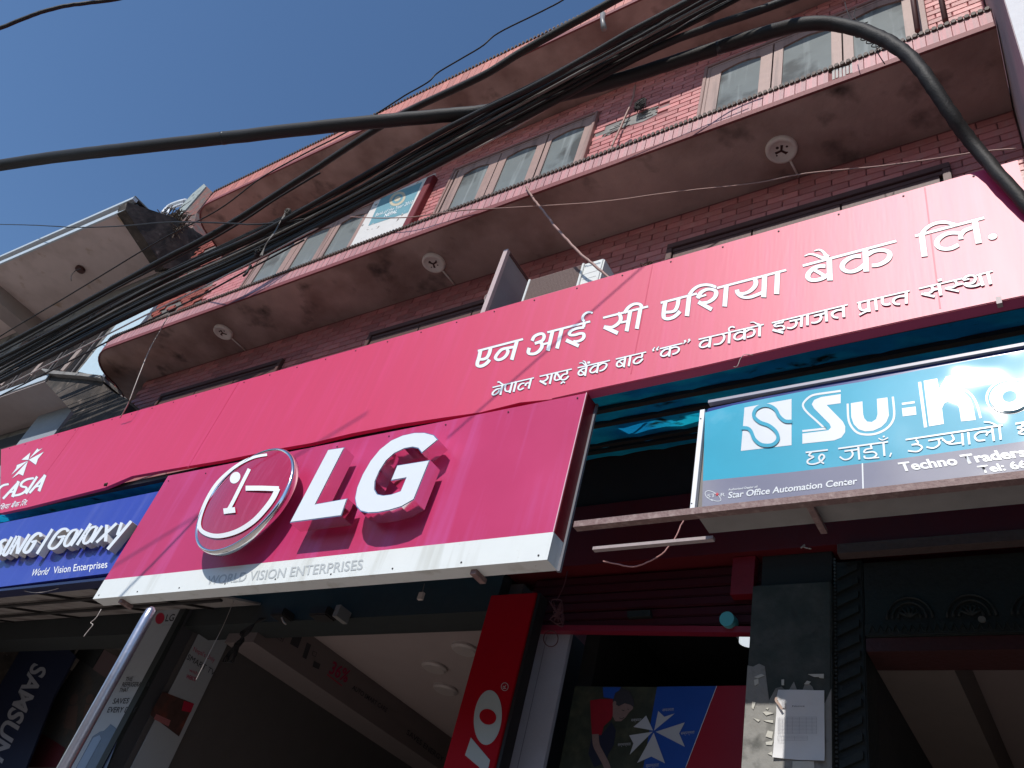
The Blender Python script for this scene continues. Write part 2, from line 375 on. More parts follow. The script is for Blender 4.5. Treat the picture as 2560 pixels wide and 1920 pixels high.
def course_bricks(z0, z1, opens, skip):
    out = []; r = 0; z = z0
    while z+.039 < z1:
        x = XL+(.125 if r % 2 else 0)
        while x < XR-.01:
            a, b = x+.002, min(x+.248, XR-.004); segs = [(a, b)]
            for (o0, o1, p0, p1) in opens:
                if z+.035 > p0 and z-.035 < p1:
                    ns = []
                    for s0, s1 in segs:
                        if s1 <= o0 or s0 >= o1: ns.append((s0, s1)); continue
                        if s0 < o0: ns.append((s0, o0))
                        if s1 > o1: ns.append((o1, s1))
                    segs = ns
            for s0, s1 in segs:
                if s1-s0 > .02 and not skip((s0+s1)/2, z): out.append(((s0+s1)/2, z, s1-s0))
            x += .25
        z += .078; r += 1
    return out
def damaged(x, z): return (-3.45 < x < -2.72 and 7.78+.10*(x+3.45) < z < 7.98+.16*(x+3.45) and random.random() < .85)
B2 = course_bricks(7.30, ZR, OPEN2, damaged); B1 = course_bricks(5.26, ZS, OPEN1, lambda x, z: False)
def lay(bricks, wall, n):
    bricks.sort(key=lambda b: Vector((b[0], YW, b[1])).length)
    for x, z, wd in bricks[:n]:
        o = bpy.data.objects.new('brick', me); C.objects.link(o); o.parent = wall
        o.location = (x, YW-random.uniform(0, .002), z); o.scale = ((wd-.005)/.241, 1, 1)
    mb = MB()
    for x, z, wd in bricks[n:]: mb.box(x-wd/2+.0025, x+wd/2-.0025, YW-.014-random.uniform(0, .002), YW, z-.0345, z+.0345)
    if mb.v: mb.done('brick', PINKTILE, wall, kind='stuff')
box('lower_wall_face', XL+.01, XR-.01, YW-.012, YW-.001, 4.07, 5.22, PINKTILE, w1)
lay(B2, w2, 300); lay(B1, w1, 280)
# bare plaster patch where tiles have come off
pl = Flat(onY(YW-.004)); pl.poly(3, [(1060, 905), (1200, 850), (1300, 790), (1490, 745), (1500, 790), (1400, 840), (1220, 890), (1080, 950)])
pl.done('bare_patch', CONC, w2)
pl = MB()
for k in range(26):
    x = random.uniform(-3.5, -2.7); z = 7.86+.17*(x+3.5)+random.uniform(-.06, .07)
    s = random.uniform(.02, .07); pl.box(x-s, x+s, YW-.012, YW-.002, z-.008, z+.008)
pl.done('mortar_ridge', CONC, w2, kind='stuff')

# rounded slabs
def slab_outline(xl, yf, r, yb=9, xr=XR-.004, side_in=-.42):
    pts = [(xr, yf)]
    n = 9; cx = xl+r; cy = yf+r
    for k in range(n+1):
        a = math.pi/2*k/n; pts.append((cx-r*math.sin(a), cy-r*math.cos(a)))
    pts += [(xl-.12, YW+.15), (xl-.12, yb), (xr, yb)]
    return pts
def slab(xl, yf, r, z0, h, part, soff, fasc, tile_w, label):
    o = slab_outline(xl, yf, r)
    pr = MB().prism([(x, y, z0) for x, y in o], (0, 0, h)).done(part, soff, bld, label=label)
    # drip edge, tile band and coping follow the outline
    path = [Vector((x, y)) for x, y in o[:-2]]
    def band(off, za, zb, name, m):
        mb = MB(); P = []
        for i, p in enumerate(path):
            t = (path[min(i+1, len(path)-1)]-path[max(i-1, 0)]).normalized(); nn = Vector((t.y, -t.x))
            if nn.y > 0 and abs(nn.x) < .5: nn = -nn
            if i > 2 and nn.x > 0: nn = -nn
            P.append((p, p+nn*off))
        for i in range(len(P)-1):
            a0, a1 = P[i]; b0, b1 = P[i+1]
            mb.poly([(a1.x, a1.y, za), (b1.x, b1.y, za), (b1.x, b1.y, zb), (a1.x, a1.y, zb)])
            mb.poly([(a0.x, a0.y, za), (b0.x, b0.y, za), (b1.x, b1.y, za), (a1.x, a1.y, za)])
            mb.poly([(a0.x, a0.y, zb), (a1.x, a1.y, zb), (b1.x, b1.y, zb), (b0.x, b0.y, zb)])
        return mb.done(name, m, pr)
    band(.020, z0-.012, z0+.05, 'drip_edge', LIPRED)
    band(.004, z0+.05, z0+h, 'tile_bed', MORTAR)
    cop = band(.022, z0+h, z0+h+.018, 'coping', COPING)
    # tiles one by one along the outline
    L = [0]
    for i in range(len(path)-1): L.append(L[-1]+(path[i+1]-path[i]).length)
    tm = MB().box(-.5, .5, -.013, 0, z0+.052, z0+h-.003); tme = bpy.data.meshes.new('fascia_tile'); tme.from_pydata(tm.v, [], tm.f)
    b = bmesh.new(); b.from_mesh(tme); bmesh.ops.recalc_face_normals(b, faces=b.faces); b.to_mesh(tme); b.free(); tme.materials.append(fasc)
    s = .004; bump = MB()
    while s+tile_w < L[-1]:
        c = s+tile_w/2
        for i in range(len(path)-1):
            if L[i] <= c <= L[i+1]:
                f = (c-L[i])/(L[i+1]-L[i]); p = path[i].lerp(path[i+1], f); t = (path[i+1]-path[i]).normalized(); break
        if not (z0 < 7 and -.86 < p.x < -.70):
            o_ = bpy.data.objects.new('fascia_tile', tme); C.objects.link(o_); o_.parent = pr
            a = math.atan2(t.y, t.x)+math.pi; nn = Vector((math.sin(a), -math.cos(a)))
            o_.location = (p.x+nn.x*.004, p.y+nn.y*.004-random.uniform(0, .0015), 0); o_.rotation_euler.z = a; o_.scale.x = tile_w-.006
        for q in (.25, .75):
            pp = p+Vector((t.x, t.y))*(q-.5)*tile_w; nn = Vector((t.y, -t.x)); nn = nn if nn.y < 0 or nn.x < 0 else -nn
            bump.tube([(pp.x+nn.x*.0, pp.y+nn.y*.0, z0+h+.018), (pp.x+nn.x*.038, pp.y+nn.y*.038, z0+h+.008)], .017, 6)
        s += tile_w
    bump.done('coping_tile', COPING, pr, kind='stuff')
    return pr
balc = slab(-10.62, YF, .55, ZS, .215, 'balcony_slab', SOFFIT, FASCTILE, .082, 'lower projecting slab with stained underside')
roof = slab(-10.42, YR, .50, ZR, .30, 'roof_slab', SOFFIT, ROOFTILE, .105, 'upper roof slab with terracotta edge')
# worn fascia patch
pm = MB(); 
for k in range(7): pm.box(-.86+k*.025, -.842+k*.025, YF-.012-random.uniform(0, .006), YF-.004, ZS+.055+random.uniform(0, .02), ZS+.21-random.uniform(0, .03))
pm.done('bare_patch', mat('pale_bare_mortar', (.52, .48, .45), .9, .2, 20, .5), balc)

# second-floor windows
def pane_sash(win, x0, x1, z0, z1, stile, y, m=WOODF, arch=.05, gl=GLASS):
    s = MB(); s.box(x0, x0+stile, y, y+.045, z0, z1).box(x1-stile, x1, y, y+.045, z0, z1).box(x0+stile, x1-stile, y, y+.045, z0, z0+.09)
    n = 10; a, b = x0+stile, x1-stile; ring = [(a, z1)]
    for k in range(n+1):
        t = k/n; u = abs(2*t-1); ring.append((a+(b-a)*t, z1-.09-arch*(u**1.6)))
    ring.append((b, z1)); s.prism([(p[0], y, p[1]) for p in ring], (0, .045, 0))
    o = s.done('sash', m, win)
    MB().box(a-.005, b+.005, y+.018, y+.024, z0+.08, z1-.08).done('pane', gl, o)
    return o
def window(label, xs, zt, z0, outer, mullions=None):
    win = thing('window', (sum(outer)/2, YW, z0), label, 'window', 'second floor windows between the slabs')
    x0, x1 = outer
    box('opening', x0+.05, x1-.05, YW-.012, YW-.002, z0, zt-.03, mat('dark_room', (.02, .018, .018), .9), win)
    for k, (dw, yy) in enumerate(((.0, .052), (.035, .040))):      # stepped frame
        wv = .036
        for a in ((x0+dw, x0+dw+wv, z0, zt-dw), (x1-dw-wv, x1-dw, z0, zt-dw), (x0+dw+wv, x1-dw-wv, zt-dw-wv, zt-dw)):
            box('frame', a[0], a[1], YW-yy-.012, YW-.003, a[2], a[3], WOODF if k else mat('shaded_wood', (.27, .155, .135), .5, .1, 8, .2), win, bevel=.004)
    for (a, b, st) in xs: pane_sash(win, a, b, z0+.02, zt-.075, st, YW-.05)
    return win
window('wide three pane window with milky glass, the right hand one below the arching cable',
       [(-2.225, -1.585, .115), (-1.57, -.94, .09), (-.925, -.33, .085)], 8.37, 7.0, (-2.30, -.24))
window('three pane window with streaked dusty glass, middle one beside the maroon board',
       [(-5.50, -4.865, .125), (-4.85, -4.20, .11), (-4.18, -3.62, .065)], 8.37, 7.0, (-5.60, -3.555))
window('long window behind the cable bundle, left one partly covered by the peeling poster board',
       [(-8.98, -8.21, .13), (-8.20, -7.55, .1), (-7.54, -6.92, .09)], 8.37, 7.0, (-9.06, -6.05))
# first-floor windows: only their dark heads rise above the banner
for k, (a, b) in enumerate(((-9.28, -7.02), (-5.70, -3.62), (-2.36, -.25))):
    win = thing('window', ((a+b)/2, YW, 4.4), ['dark wooden window head above the left end of the magenta banner, farthest left',
        'dark wooden window head just left of the projecting board, above the banner', 'long dark window head above the pale right part of the banner'][k], 'window', 'first floor window heads above the banner')
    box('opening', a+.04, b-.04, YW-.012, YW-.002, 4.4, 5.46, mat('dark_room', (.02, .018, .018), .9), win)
    for (p, q, r, s_, yy) in ((a, b, 5.44, 5.50, .055), (a+.04, b-.04, 5.395, 5.44, .038), (a, a+.05, 4.4, 5.44, .055), (b-.05, b, 4.4, 5.44, .055)):
        box('frame', p, q, YW-yy, YW-.002, r, s_, WOODD, win, bevel=.004)
    n = 3
    for j in range(n):
        x0 = a+.06+(b-a-.12)*j/n; x1 = a+.06+(b-a-.12)*(j+1)/n-.015
        pane_sash(win, x0, x1, 4.45, 5.39, .08, YW-.036, WOODD, .02, GLASSD)

# poster board, pipe, loose wires on the second floor
pb = thing('poster_board', (-6.6, 3.86, 7.3), 'peeling white board with faded teal award print leaning over the left window', 'poster board')
q = [(475, 640), (655, 290), (1100, 90), (880, 480), (870, 540)]
pts = [A(5, p, 3.83) for p in [(470, 625), (655, 285), (1075, 90), (890, 480)]]
pts[0].z -= .1; pts[3].z -= .1
MB().prism(pts, (0, .025, 0)).done('board', POSTERW, pb)
f = Flat(onY(3.828)); f.poly(5, [(610, 455), (700, 262), (985, 150), (885, 362)]); teal = f.done('print', POSTTEAL, pb)
f = Flat(onY(3.826)); f.ell(5, (812, 268), 62, 42, -35); f.done('emblem', GOLD, pb)
f = Flat(onY(3.8245)); f.ell(5, (812, 268), 42, 27, -35); f.done('emblem_centre', POSTTEAL, pb)
f = Flat(onY(3.823)); f.ell(5, (812, 268), 24, 15, -35); f.done('emblem_globe', GOLD, pb)
text('lettering', 'Bank of the Year 2013', WHITEV, pb, onY(3.825), 5, (655, 392), (912, 300), (668, 366))
text('lettering', 'NEPAL', WHITEV, pb, onY(3.825), 5, (718, 396), (806, 365), (730, 370), bold=.02)
box('edge_board', -6.0, -5.88, 3.80, 3.885, 6.9, 8.36, mat('dark_maroon_paint', (.15, .008, .014), .55, .15, 6, .15), None, bevel=.006, label='flat maroon vertical board between the poster board and the middle window', cat='board')
cable('window_cord', [(1588, 214, 3.85), (1581, 250, 3.84), (1566, 285, 3.84), (1552, 318, 3.84), (1536, 352, 3.82), (1523, 384, 3.82)], .012, CABLEB, 'short brown cord hanging on the tiles between the middle and right windows', cat='cord')
mb = MB()
for k in range(16):
    c = Vector((-2.98, 3.84, 8.03)); P = [c+Vector((random.uniform(-.07, .07), random.uniform(-.05, 0), random.uniform(-.06, .12))) for _ in range(5)]
    mb.tube(smooth(P, 4), .005, 5)
mb.done('wire_tangle', CABLE, None, smooth=True, label='black tangle of wire ends on the tiled wall right of the middle window', cat='wire tangle')

# ceiling lamps under the lower slab
LC = [(( -1.35, 3.60), 'round ceiling lamp base under the slab, the largest one at the right', 1), ((-4.815, 3.57), 'round ceiling lamp base under the middle of the slab above the projecting board', 2),
      ((-8.05, 3.55), 'round ceiling lamp base near the rounded left end of the slab', 3)]
for (x, y), lab, kind in LC:
    t = thing('ceiling_lamp', (x, y, ZS), lab, 'lamp base', 'round lamp bases under the lower slab')
    def ringdisc(r0, r1, z0, z1, n=36):
        mb = MB(); i = 0
        prof = [(r0, z0), (r0-.004, z1+.006), (r0-.012, z1), (r1+.004, z1), (r1, z1+.008), (.0005, z1+.009)]
        for r, z in prof:
            for k in range(n): a = 2*math.pi*k/n; mb.v.append((x+r*math.cos(a), y+r*math.sin(a), z))
        for j in range(len(prof)-1):
            for k in range(n): mb.f.append((j*n+k, j*n+(k+1) % n, (j+1)*n+(k+1) % n, (j+1)*n+k))
        return mb
    ringdisc(.122, .085, ZS-.001, ZS-.034).done('base_plate', LAMPW, t, smooth=True)
    h = MB()
    for (dx, dy, r) in ((-.02, -.035, .012), (.05, -.02, .009), (.035, .03, .007), (-.045, .03, .007)):
        h.prism([(x+dx+r*math.cos(a), y+dy+r*math.sin(a), ZS-.0275) for a in [2*math.pi*k/12 for k in range(12)]], (0, 0, .004))
    h.done('screw_hole', LAMPD, t)
    s_ = MB()
    for k in range(3):
        a = 2.0+2.09*k+kind; L_ = .05
        s_.prism([(x+.008*math.cos(a+1.57), y+.008*math.sin(a+1.57), ZS-.029), (x+L_*math.cos(a+.2), y+L_*math.sin(a+.2), ZS-.029), (x+L_*math.cos(a-.2), y+L_*math.sin(a-.2), ZS-.029), (x+.008*math.cos(a-1.57), y+.008*math.sin(a-1.57), ZS-.029)], (0, 0, .003))
    s_.done('bracket', LAMPD, t)
    MB().tube([(x+.03, y+.11, ZS-.012), (x+.045, YW-.01, ZS-.012)], .009, 8).done('conduit', LAMPW, t, smooth=True)

# ================================================================== long magenta bank banner
YN = 3.2
nic = thing('bank_banner', (-5, YN, 3.3), 'very long magenta bank banner with white Devanagari lettering, paler towards its right end', 'sign')
top_l = PY((3.6, 1124), YN); bot = [(0, 1283), (70, 1268), (180, 1240), (262, 1219), (330, 1190), (430, 1172), (560, 1150), (640, 1134), (700, 1121), (780, 1107), (880, 1083), (1000, 1060), (1120, 1042), (1200, 1031), (1300, 1006), (1380, 998), (1470, 978), (1760, 916), (2030, 853), (2277, 800), (2560, 741)]
bp = [PY(p, YN) for p in bot]
ztop = 1.3765*YN
front = [Vector((-10.85, YN, ztop-.004)), Vector((.115, YN, ztop))]+[Vector((p.x, YN, p.z)) for p in reversed(bp) if p.x < .1]
front.insert(2, Vector((.115, YN, bp[-1].z+.01)))
MB().prism(front, (0, .035, 0)).done('banner_sheet', NICPINK, nic)
box('frame_rail', -10.8, .11, YN+.04, YN+.09, ztop-.06, ztop-.015, BLACKM, nic)
box('frame_rail', -10.8, .11, YN+.055, YN+.10, 1.043*YN+.03, 1.043*YN+.08, BLACKM, nic)
sp = [Vector((p.x, YN, p.z)) for p in bp if p.x > -2.6]
mb = MB()
for a, b in zip(sp[:-1], sp[1:]):
    mb.poly([a+Vector((0, -.004, .004)), b+Vector((0, -.004, .004)), b+Vector((0, .05, -.020)), a+Vector((0, .05, -.020))])
mb.done('lower_hem', mat('folded_banner_hem', (.42, .05, .14), .5), nic, keep=True)
LW = []                                              # every stroke: (window, points, thin, thick)
def h(z, a, b, w_): LW.append((z, [a, b], w_, w_, None, 2))
def s(z, pts, a=44, b=62, taper=None, k=6): LW.append((z, pts, a, b, taper, k))
# line one
h('A', (240, 1225), (1020, 1022), 34); h('A', (1440, 905), (2182, 716), 34); h('B', (332, 1068), (1108, 872), 34)
h('C', (82, 948), (706, 788), 36); h('C', (1055, 692), (2250, 380), 36); h('D', (325, 860), (1940, 432), 40); h('E', (330, 622), (1522, 308), 42)
s('A', [(287, 1212), (262, 1330), (232, 1430), (238, 1478), (290, 1490), (360, 1462), (415, 1415), (440, 1375)], 50, 62)
s('A', [(462, 1165), (440, 1262), (400, 1335), (340, 1368), (262, 1372)], 44, 60)
s('A', [(918, 1045), (825, 1380)], 62, 62, k=1)
s('A', [(880, 1155), (760, 1175), (650, 1205), (570, 1290), (545, 1350), (590, 1380), (660, 1362), (725, 1310), (760, 1240), (745, 1200)], 44, 56)
s('A', [(1178, 1052), (1215, 980), (1290, 938), (1360, 932), (1386, 975), (1365, 1035), (1310, 1068), (1225, 1098)], 46, 56)
s('A', [(1310, 1075), (1345, 1100), (1345, 1160), (1295, 1230), (1220, 1274), (1140, 1276), (1112, 1245), (1130, 1175)], 46, 60)
s('A', [(1345, 1118), (1460, 1088)], 34, 34, k=1)
s('A', [(1532, 880), (1450, 1222)], 62, 62, k=1); s('A', [(1692, 845), (1608, 1185)], 62, 62, k=1)
s('A', [(2085, 725), (2066, 815)], 50, 50, k=1)
s('A', [(2075, 820), (1960, 835), (1865, 870), (1822, 915), (1840, 952), (1920, 950), (2000, 926), (2062, 930), (2072, 985), (2030, 1035), (1955, 1062), (1890, 1060)], 42, 58)
s('A', [(1765, 1040), (1985, 1140)], 62, 62, k=1)
s('A', [(2085, 712), (2052, 685), (2062, 620), (2115, 570), (2180, 557), (2223, 572)], 42, 50, (1, .7))
s('B', [(585, 985), (630, 1040), (630, 1115), (570, 1185), (480, 1232), (385, 1225)], 44, 66)
s('B', [(345, 1225), (585, 1335)], 66, 66, k=1); s('B', [(640, 1152), (745, 1128)], 34, 34, k=1)
s('B', [(802, 945), (737, 1302)], 66, 66, k=1); s('B', [(977, 905), (913, 1260)], 66, 66, k=1)
s('B', [(700, 985), (760, 900), (840, 842), (920, 827), (982, 850), (1002, 915)], 44, 60)
s('C', [(165, 925), (142, 1050), (132, 1160), (148, 1212), (210, 1225), (300, 1198), (365, 1150), (415, 1095)], 52, 70)
s('C', [(392, 870), (376, 980), (340, 1065), (280, 1102), (160, 1112)], 46, 66)
s('C', [(577, 812), (536, 1177)], 74, 74, k=1)
s('C', [(575, 812), (645, 722), (735, 662), (850, 637), (950, 647), (1040, 680)], 44, 60)
s('C', [(722, 868), (775, 775), (870, 720), (960, 715), (1028, 745), (1040, 800), (1000, 872), (905, 935), (800, 950)], 46, 74)
s('C', [(712, 860), (868, 812)], 30, 40, k=1); s('C', [(735, 935), (965, 1065)], 66, 66, k=1)
s('C', [(1218, 650), (1188, 1012)], 78, 78, k=1)
s('C', [(1700, 528), (1728, 595), (1700, 675), (1610, 755), (1500, 790), (1405, 775)], 46, 80)
s('C', [(1400, 722), (1420, 790), (1500, 848), (1620, 852), (1740, 812), (1850, 765)], 48, 74)
s('C', [(1880, 475), (1862, 852)], 86, 86, k=1); s('C', [(2102, 425), (2086, 797)], 86, 86, k=1)
s('D', [(782, 722), (796, 1115)], 94, 94, k=1)
s('D', [(716, 872), (620, 868), (520, 905), (432, 985), (415, 1062), (465, 1106), (560, 1108), (670, 1075), (770, 1010)], 58, 88)
s('D', [(515, 925), (735, 1055)], 58, 58, k=1)
s('D', [(355, 695), (440, 662), (540, 675), (640, 715), (745, 735)], 46, 60, (.3, 1.3)); s('D', [(525, 605), (610, 585), (680, 625), (722, 680), (770, 715)], 52, 64, (.3, 1.3))
s('D', [(1405, 565), (1424, 962)], 96, 96, k=1)
s('D', [(1328, 698), (1220, 700), (1110, 745), (1022, 825), (1015, 905), (1080, 955), (1180, 962), (1290, 922), (1385, 850)], 58, 92)
s('D', [(1455, 665), (1550, 612), (1690, 590), (1800, 620), (1828, 690), (1780, 768), (1680, 828), (1600, 852), (1520, 857)], 58, 92)
s('E', [(445, 600), (495, 978)], 100, 100, k=1); s('E', [(440, 592), (505, 510), (600, 440), (720, 397), (850, 387), (950, 408), (1055, 435)], 50, 66)
s('E', [(1105, 572), (960, 570), (840, 602), (742, 672), (705, 750), (740, 818), (840, 848), (960, 835), (1080, 775)], 58, 92)
s('E', [(1125, 680), (1122, 610), (1190, 530), (1335, 472)], 56, 84); s('E', [(1360, 350), (1430, 750)], 104, 104, k=1)
lay_letters(LW, nic, YN, WHITEN, GREYV, .75, [('E', (1670, 636), 80, 50, -12)])
LW = []
# line two
h('F', (170, 858), (986, 668), 22); h('F', (1100, 640), (1735, 494), 22); h('G', (98, 826), (655, 698), 20); h('G', (758, 676), (1282, 553), 20)
h('G', (1518, 497), (1908, 403), 20); h('H', (114, 612), (1238, 353), 21); h('H', (1380, 326), (2690, 12), 21); h('I', (888, 452), (1926, 213), 25)
h('J', (294, 645), (1152, 443), 26); h('J', (1435, 380), (1748, 297), 26)
def q(z, *a): 
    for p in a: s(z, p[0], *(p[1:] or (24, 36)), k=5)
q('F', ([(368, 805), (322, 1006)], 38, 38), ([(345, 885), (262, 890), (192, 940), (168, 985), (188, 1008), (240, 988), (285, 950), (300, 915)],), ([(268, 757), (300, 750), (340, 778), (378, 802)], 24, 30),
  ([(432, 795), (415, 880), (432, 928), (480, 935), (540, 895)],), ([(562, 755), (506, 966)], 38, 38), ([(638, 740), (586, 946)], 38, 38),
  ([(800, 775), (742, 785), (692, 830), (678, 880), (712, 905), (785, 870)],), ([(818, 830), (828, 792), (862, 772), (905, 768)],), ([(932, 690), (882, 882)], 38, 38),
  ([(1240, 612), (1262, 658), (1240, 700), (1190, 732), (1140, 738)],), ([(1102, 728), (1232, 800)], 38, 38), ([(1346, 585), (1300, 790)], 38, 38),
  ([(1428, 575), (1402, 650), (1398, 700), (1432, 718), (1510, 690)],), ([(1440, 572), (1520, 700)], 32, 38), ([(1642, 515), (1640, 588), (1580, 600), (1530, 642), (1520, 690), (1560, 710), (1620, 690), (1672, 632)],), ([(1518, 788), (1562, 748), (1598, 772)], 24, 26))
q('G', ([(256, 785), (226, 968)], 34, 34), ([(236, 835), (190, 842), (142, 872), (112, 918), (130, 952), (180, 948), (238, 905)], 22, 32), ([(150, 875), (226, 928)], 24, 24),
  ([(128, 748), (180, 742), (238, 786)], 22, 26, (.5, 1)), ([(188, 708), (225, 722), (248, 782)], 22, 26, (.5, 1)), ([(268, 742), (312, 732)], 34, 34),
  ([(460, 738), (430, 917)], 34, 34), ([(430, 790), (380, 802), (328, 850), (316, 892), (350, 912), (410, 888), (445, 845)], 22, 32), ([(462, 790), (520, 752), (580, 752), (600, 785), (570, 838), (520, 872), (475, 882)], 22, 32),
  ([(926, 630), (896, 818)], 36, 36), ([(905, 680), (850, 692), (792, 732), (775, 780), (800, 808), (850, 798), (908, 755)], 22, 32), ([(820, 720), (892, 775)], 24, 24), ([(1016, 612), (981, 800)], 36, 36),
  ([(1216, 568), (1206, 640), (1140, 648), (1082, 692), (1066, 732), (1096, 754), (1160, 738), (1226, 672)], 22, 34),
  ([(1392, 528), (1420, 520)], 34, 34), ([(1395, 522), (1432, 474)], 12, 16), ([(1458, 515), (1490, 505)], 34, 34), ([(1462, 508), (1502, 462)], 12, 16),
  ([(1702, 452), (1680, 632)], 36, 36), ([(1672, 500), (1610, 512), (1552, 562), (1540, 608), (1580, 628), (1650, 600), (1684, 560)], 24, 34), ([(1708, 492), (1780, 470), (1840, 482), (1846, 530), (1800, 574), (1735, 594)], 24, 34),
  ([(1940, 372), (1972, 362)], 34, 34), ([(1975, 368), (1930, 412)], 12, 16), ([(2012, 350), (2044, 342)], 34, 34), ([(2046, 350), (2000, 396)], 12, 16))
q('H', ([(322, 565), (300, 752)], 42, 42), ([(282, 628), (210, 638), (152, 682), (138, 730), (180, 752), (250, 732), (305, 690)], 24, 36),
  ([(528, 522), (560, 565), (542, 630), (480, 688), (378, 703)], 24, 38), ([(652, 482), (640, 682)], 42, 42), ([(650, 475), (638, 432), (670, 402), (715, 398), (738, 414)], 22, 26),
  ([(912, 432), (906, 617)], 42, 42), ([(890, 492), (820, 492), (752, 532), (736, 590), (780, 618), (850, 600), (898, 560)], 24, 38), ([(930, 482), (1000, 442), (1068, 450), (1080, 500), (1040, 552), (948, 578)], 24, 38),
  ([(1176, 368), (1166, 562)], 44, 44), ([(1008, 322), (1070, 318), (1120, 345), (1172, 360)], 24, 26, (.4, 1.2)),
  ([(1572, 285), (1568, 322)], 36, 36), ([(1575, 322), (1480, 338), (1428, 368), (1452, 392), (1540, 378), (1592, 400), (1580, 440), (1490, 456)], 24, 36), ([(1396, 450), (1580, 500)], 38, 38),
  ([(1788, 290), (1808, 330), (1780, 388), (1710, 422), (1642, 412)], 26, 40), ([(1688, 302), (1885, 262)], 26, 26), ([(1902, 205), (1888, 397)], 46, 46), ([(2000, 180), (1995, 372)], 46, 46))
q('I', ([(160, 695), (184, 740), (150, 808), (70, 846), (-10, 846)], 32, 50), ([(38, 715), (260, 660)], 32, 32), ([(276, 590), (291, 822)], 54, 54), ([(605, 590), (500, 602), (420, 642), (400, 690), (440, 738), (522, 750)], 34, 52), ([(618, 510), (632, 738)], 54, 54),
  ([(945, 445), (945, 540), (972, 588), (1040, 600), (1115, 565)], 34, 54), ([(1112, 405), (1132, 632)], 56, 56), ([(1105, 612), (1040, 640), (935, 697)], 30, 34), ([(1252, 370), (1278, 597)], 54, 54),
  ([(1388, 340), (1396, 450), (1430, 488), (1500, 490), (1545, 470)], 38, 56), ([(1835, 322), (1720, 332), (1632, 372), (1610, 430), (1655, 478), (1742, 480)], 36, 54), ([(1862, 240), (1866, 472)], 56, 56))
q('J', ([(528, 590), (570, 640), (555, 700), (480, 742), (400, 735)], 32, 56), ([(345, 750), (605, 808)], 40, 40), ([(560, 682), (710, 650)], 32, 32), ([(690, 560), (730, 783)], 60, 60), ([(670, 490), (745, 472)], 46, 46),
  ([(1000, 490), (1042, 545), (1020, 592), (950, 625), (860, 630)], 32, 50), ([(812, 645), (1085, 702)], 36, 36), ([(1040, 582), (1155, 555)], 32, 32),
  ([(1175, 485), (1215, 425), (1300, 390), (1385, 400), (1412, 450), (1385, 515), (1310, 555), (1215, 545)], 34, 56), ([(1175, 487), (1292, 457)], 26, 30), ([(1190, 545), (1235, 592), (1330, 606), (1430, 590), (1530, 550)], 36, 54),
  ([(1490, 375), (1562, 592)], 62, 62), ([(1652, 330), (1712, 562)], 62, 62))
lay_letters(LW, nic, YN, WHITEN, GREYV, .75)
# left end: windmill mark and latin name
LW = []
s('K', [(60, 1318), (372, 985)], 42, 46, k=1); s('K', [(368, 972), (245, 1282)], 52, 56, k=1); s('K', [(150, 1200), (285, 1170)], 32, 32, k=1)
s('K', [(668, 912), (540, 935), (450, 985), (412, 1045), (440, 1078), (510, 1092), (520, 1140), (460, 1200), (370, 1240), (275, 1255)], 40, 48)
s('K', [(735, 880), (512, 1220)], 46, 46, k=1); s('K', [(895, 852), (582, 1205)], 42, 46, k=1); s('K', [(890, 850), (768, 1168)], 52, 56, k=1); s('K', [(680, 1088), (810, 1055)], 32, 32, k=1)
s('K', [(-60, 1200), (0, 1105), (70, 1052), (172, 1030)], 38, 42)
lay_letters(LW, nic, YN, WHITEN, GREYV, .7)
for nm, m, y in (('emblem_outline', GREYV, YN-.0012), ('emblem', WHITEV, YN-.0035)):
    f = Flat(onY(y))
    for P in ([(600, 405), (560, 550), (425, 550)], [(740, 325), (765, 352), (842, 318), (580, 525)], [(867, 390), (750, 530), (710, 647), (570, 548)], [(545, 572), (222, 848), (320, 715), (335, 655)], [(552, 572), (455, 862), (375, 825), (238, 915)]):
        if m is GREYV:
            c = Vector((sum(a for a, _ in P)/len(P), sum(b for _, b in P)/len(P))); P = [tuple(Vector(p)+(Vector(p)-c).normalized()*9) for p in P]
        f.poly('K', P)
    f.done(nm, m, nic)
text('lettering', '\u093f\u0936\u092f\u093e \u092c\u0948\u0902\u0915 \u093f\u0932.', WHITEV, nic, onY(YN-.003), 'K', (-40, 1545), (520, 1440), (20, 1440), bold=.012)
for x in (-9.1, -6.35, -2.05, -.35):                              # welded seams of the banner cloth
    box('seam', x-.004, x+.004, YN-.0012, YN-.0002, 1.047*YN+.03, ztop-.01, mat('banner_seam', (.55, .01, .07), .5, spec=.8), nic)
scr = MB()
for k in range(30):
    x = -10.6+k*.362; scr.prism([(x+.006*math.cos(a*1.047), YN-.0005, ztop-.035+.006*math.sin(a*1.047)) for a in range(6)], (0, -.004, 0))
scr.done('rivet', BLACKM, nic, kind='stuff')
# sparrow-like dirt lump, clamp and loose threads on the banner
mb = MB()
c = A('K', (2085, 1040), YN-.03)
for k in range(9):
    d = Vector((random.uniform(-.02, .02), random.uniform(-.02, .01), random.uniform(-.015, .02))); mb.tube([c+d*1.4, c+d*.2, c-d], [.004, .016, .004], 6)
mb.done('dried_mud_lump', DEBRIS, None, smooth=True, label='small brown lump of mud stuck on the lower edge of the magenta banner', cat='mud lump')
cl = [A('J', p, YN-.012) for p in ((1805, 812), (1912, 790), (1940, 918), (1830, 945))]
MB().prism(cl, (0, .03, 0)).done('clamp', mat('pale_clamp', (.38, .31, .31), .5), nic)
cable('loose_thread', [(2060-4, 760+1, YN-.02)]*0+[(1883, 888, 3.19), (1862, 886, 3.17), (1851, 897, 3.17), (1846, 910, 3.17), (1841, 917, 3.17), (1834, 917, 3.17)], .0018, WIREP, 'pale thread hanging from the lower edge of the banner', cat='thread')
mb = MB()
c = A('B', (1100, 170), 3.24)
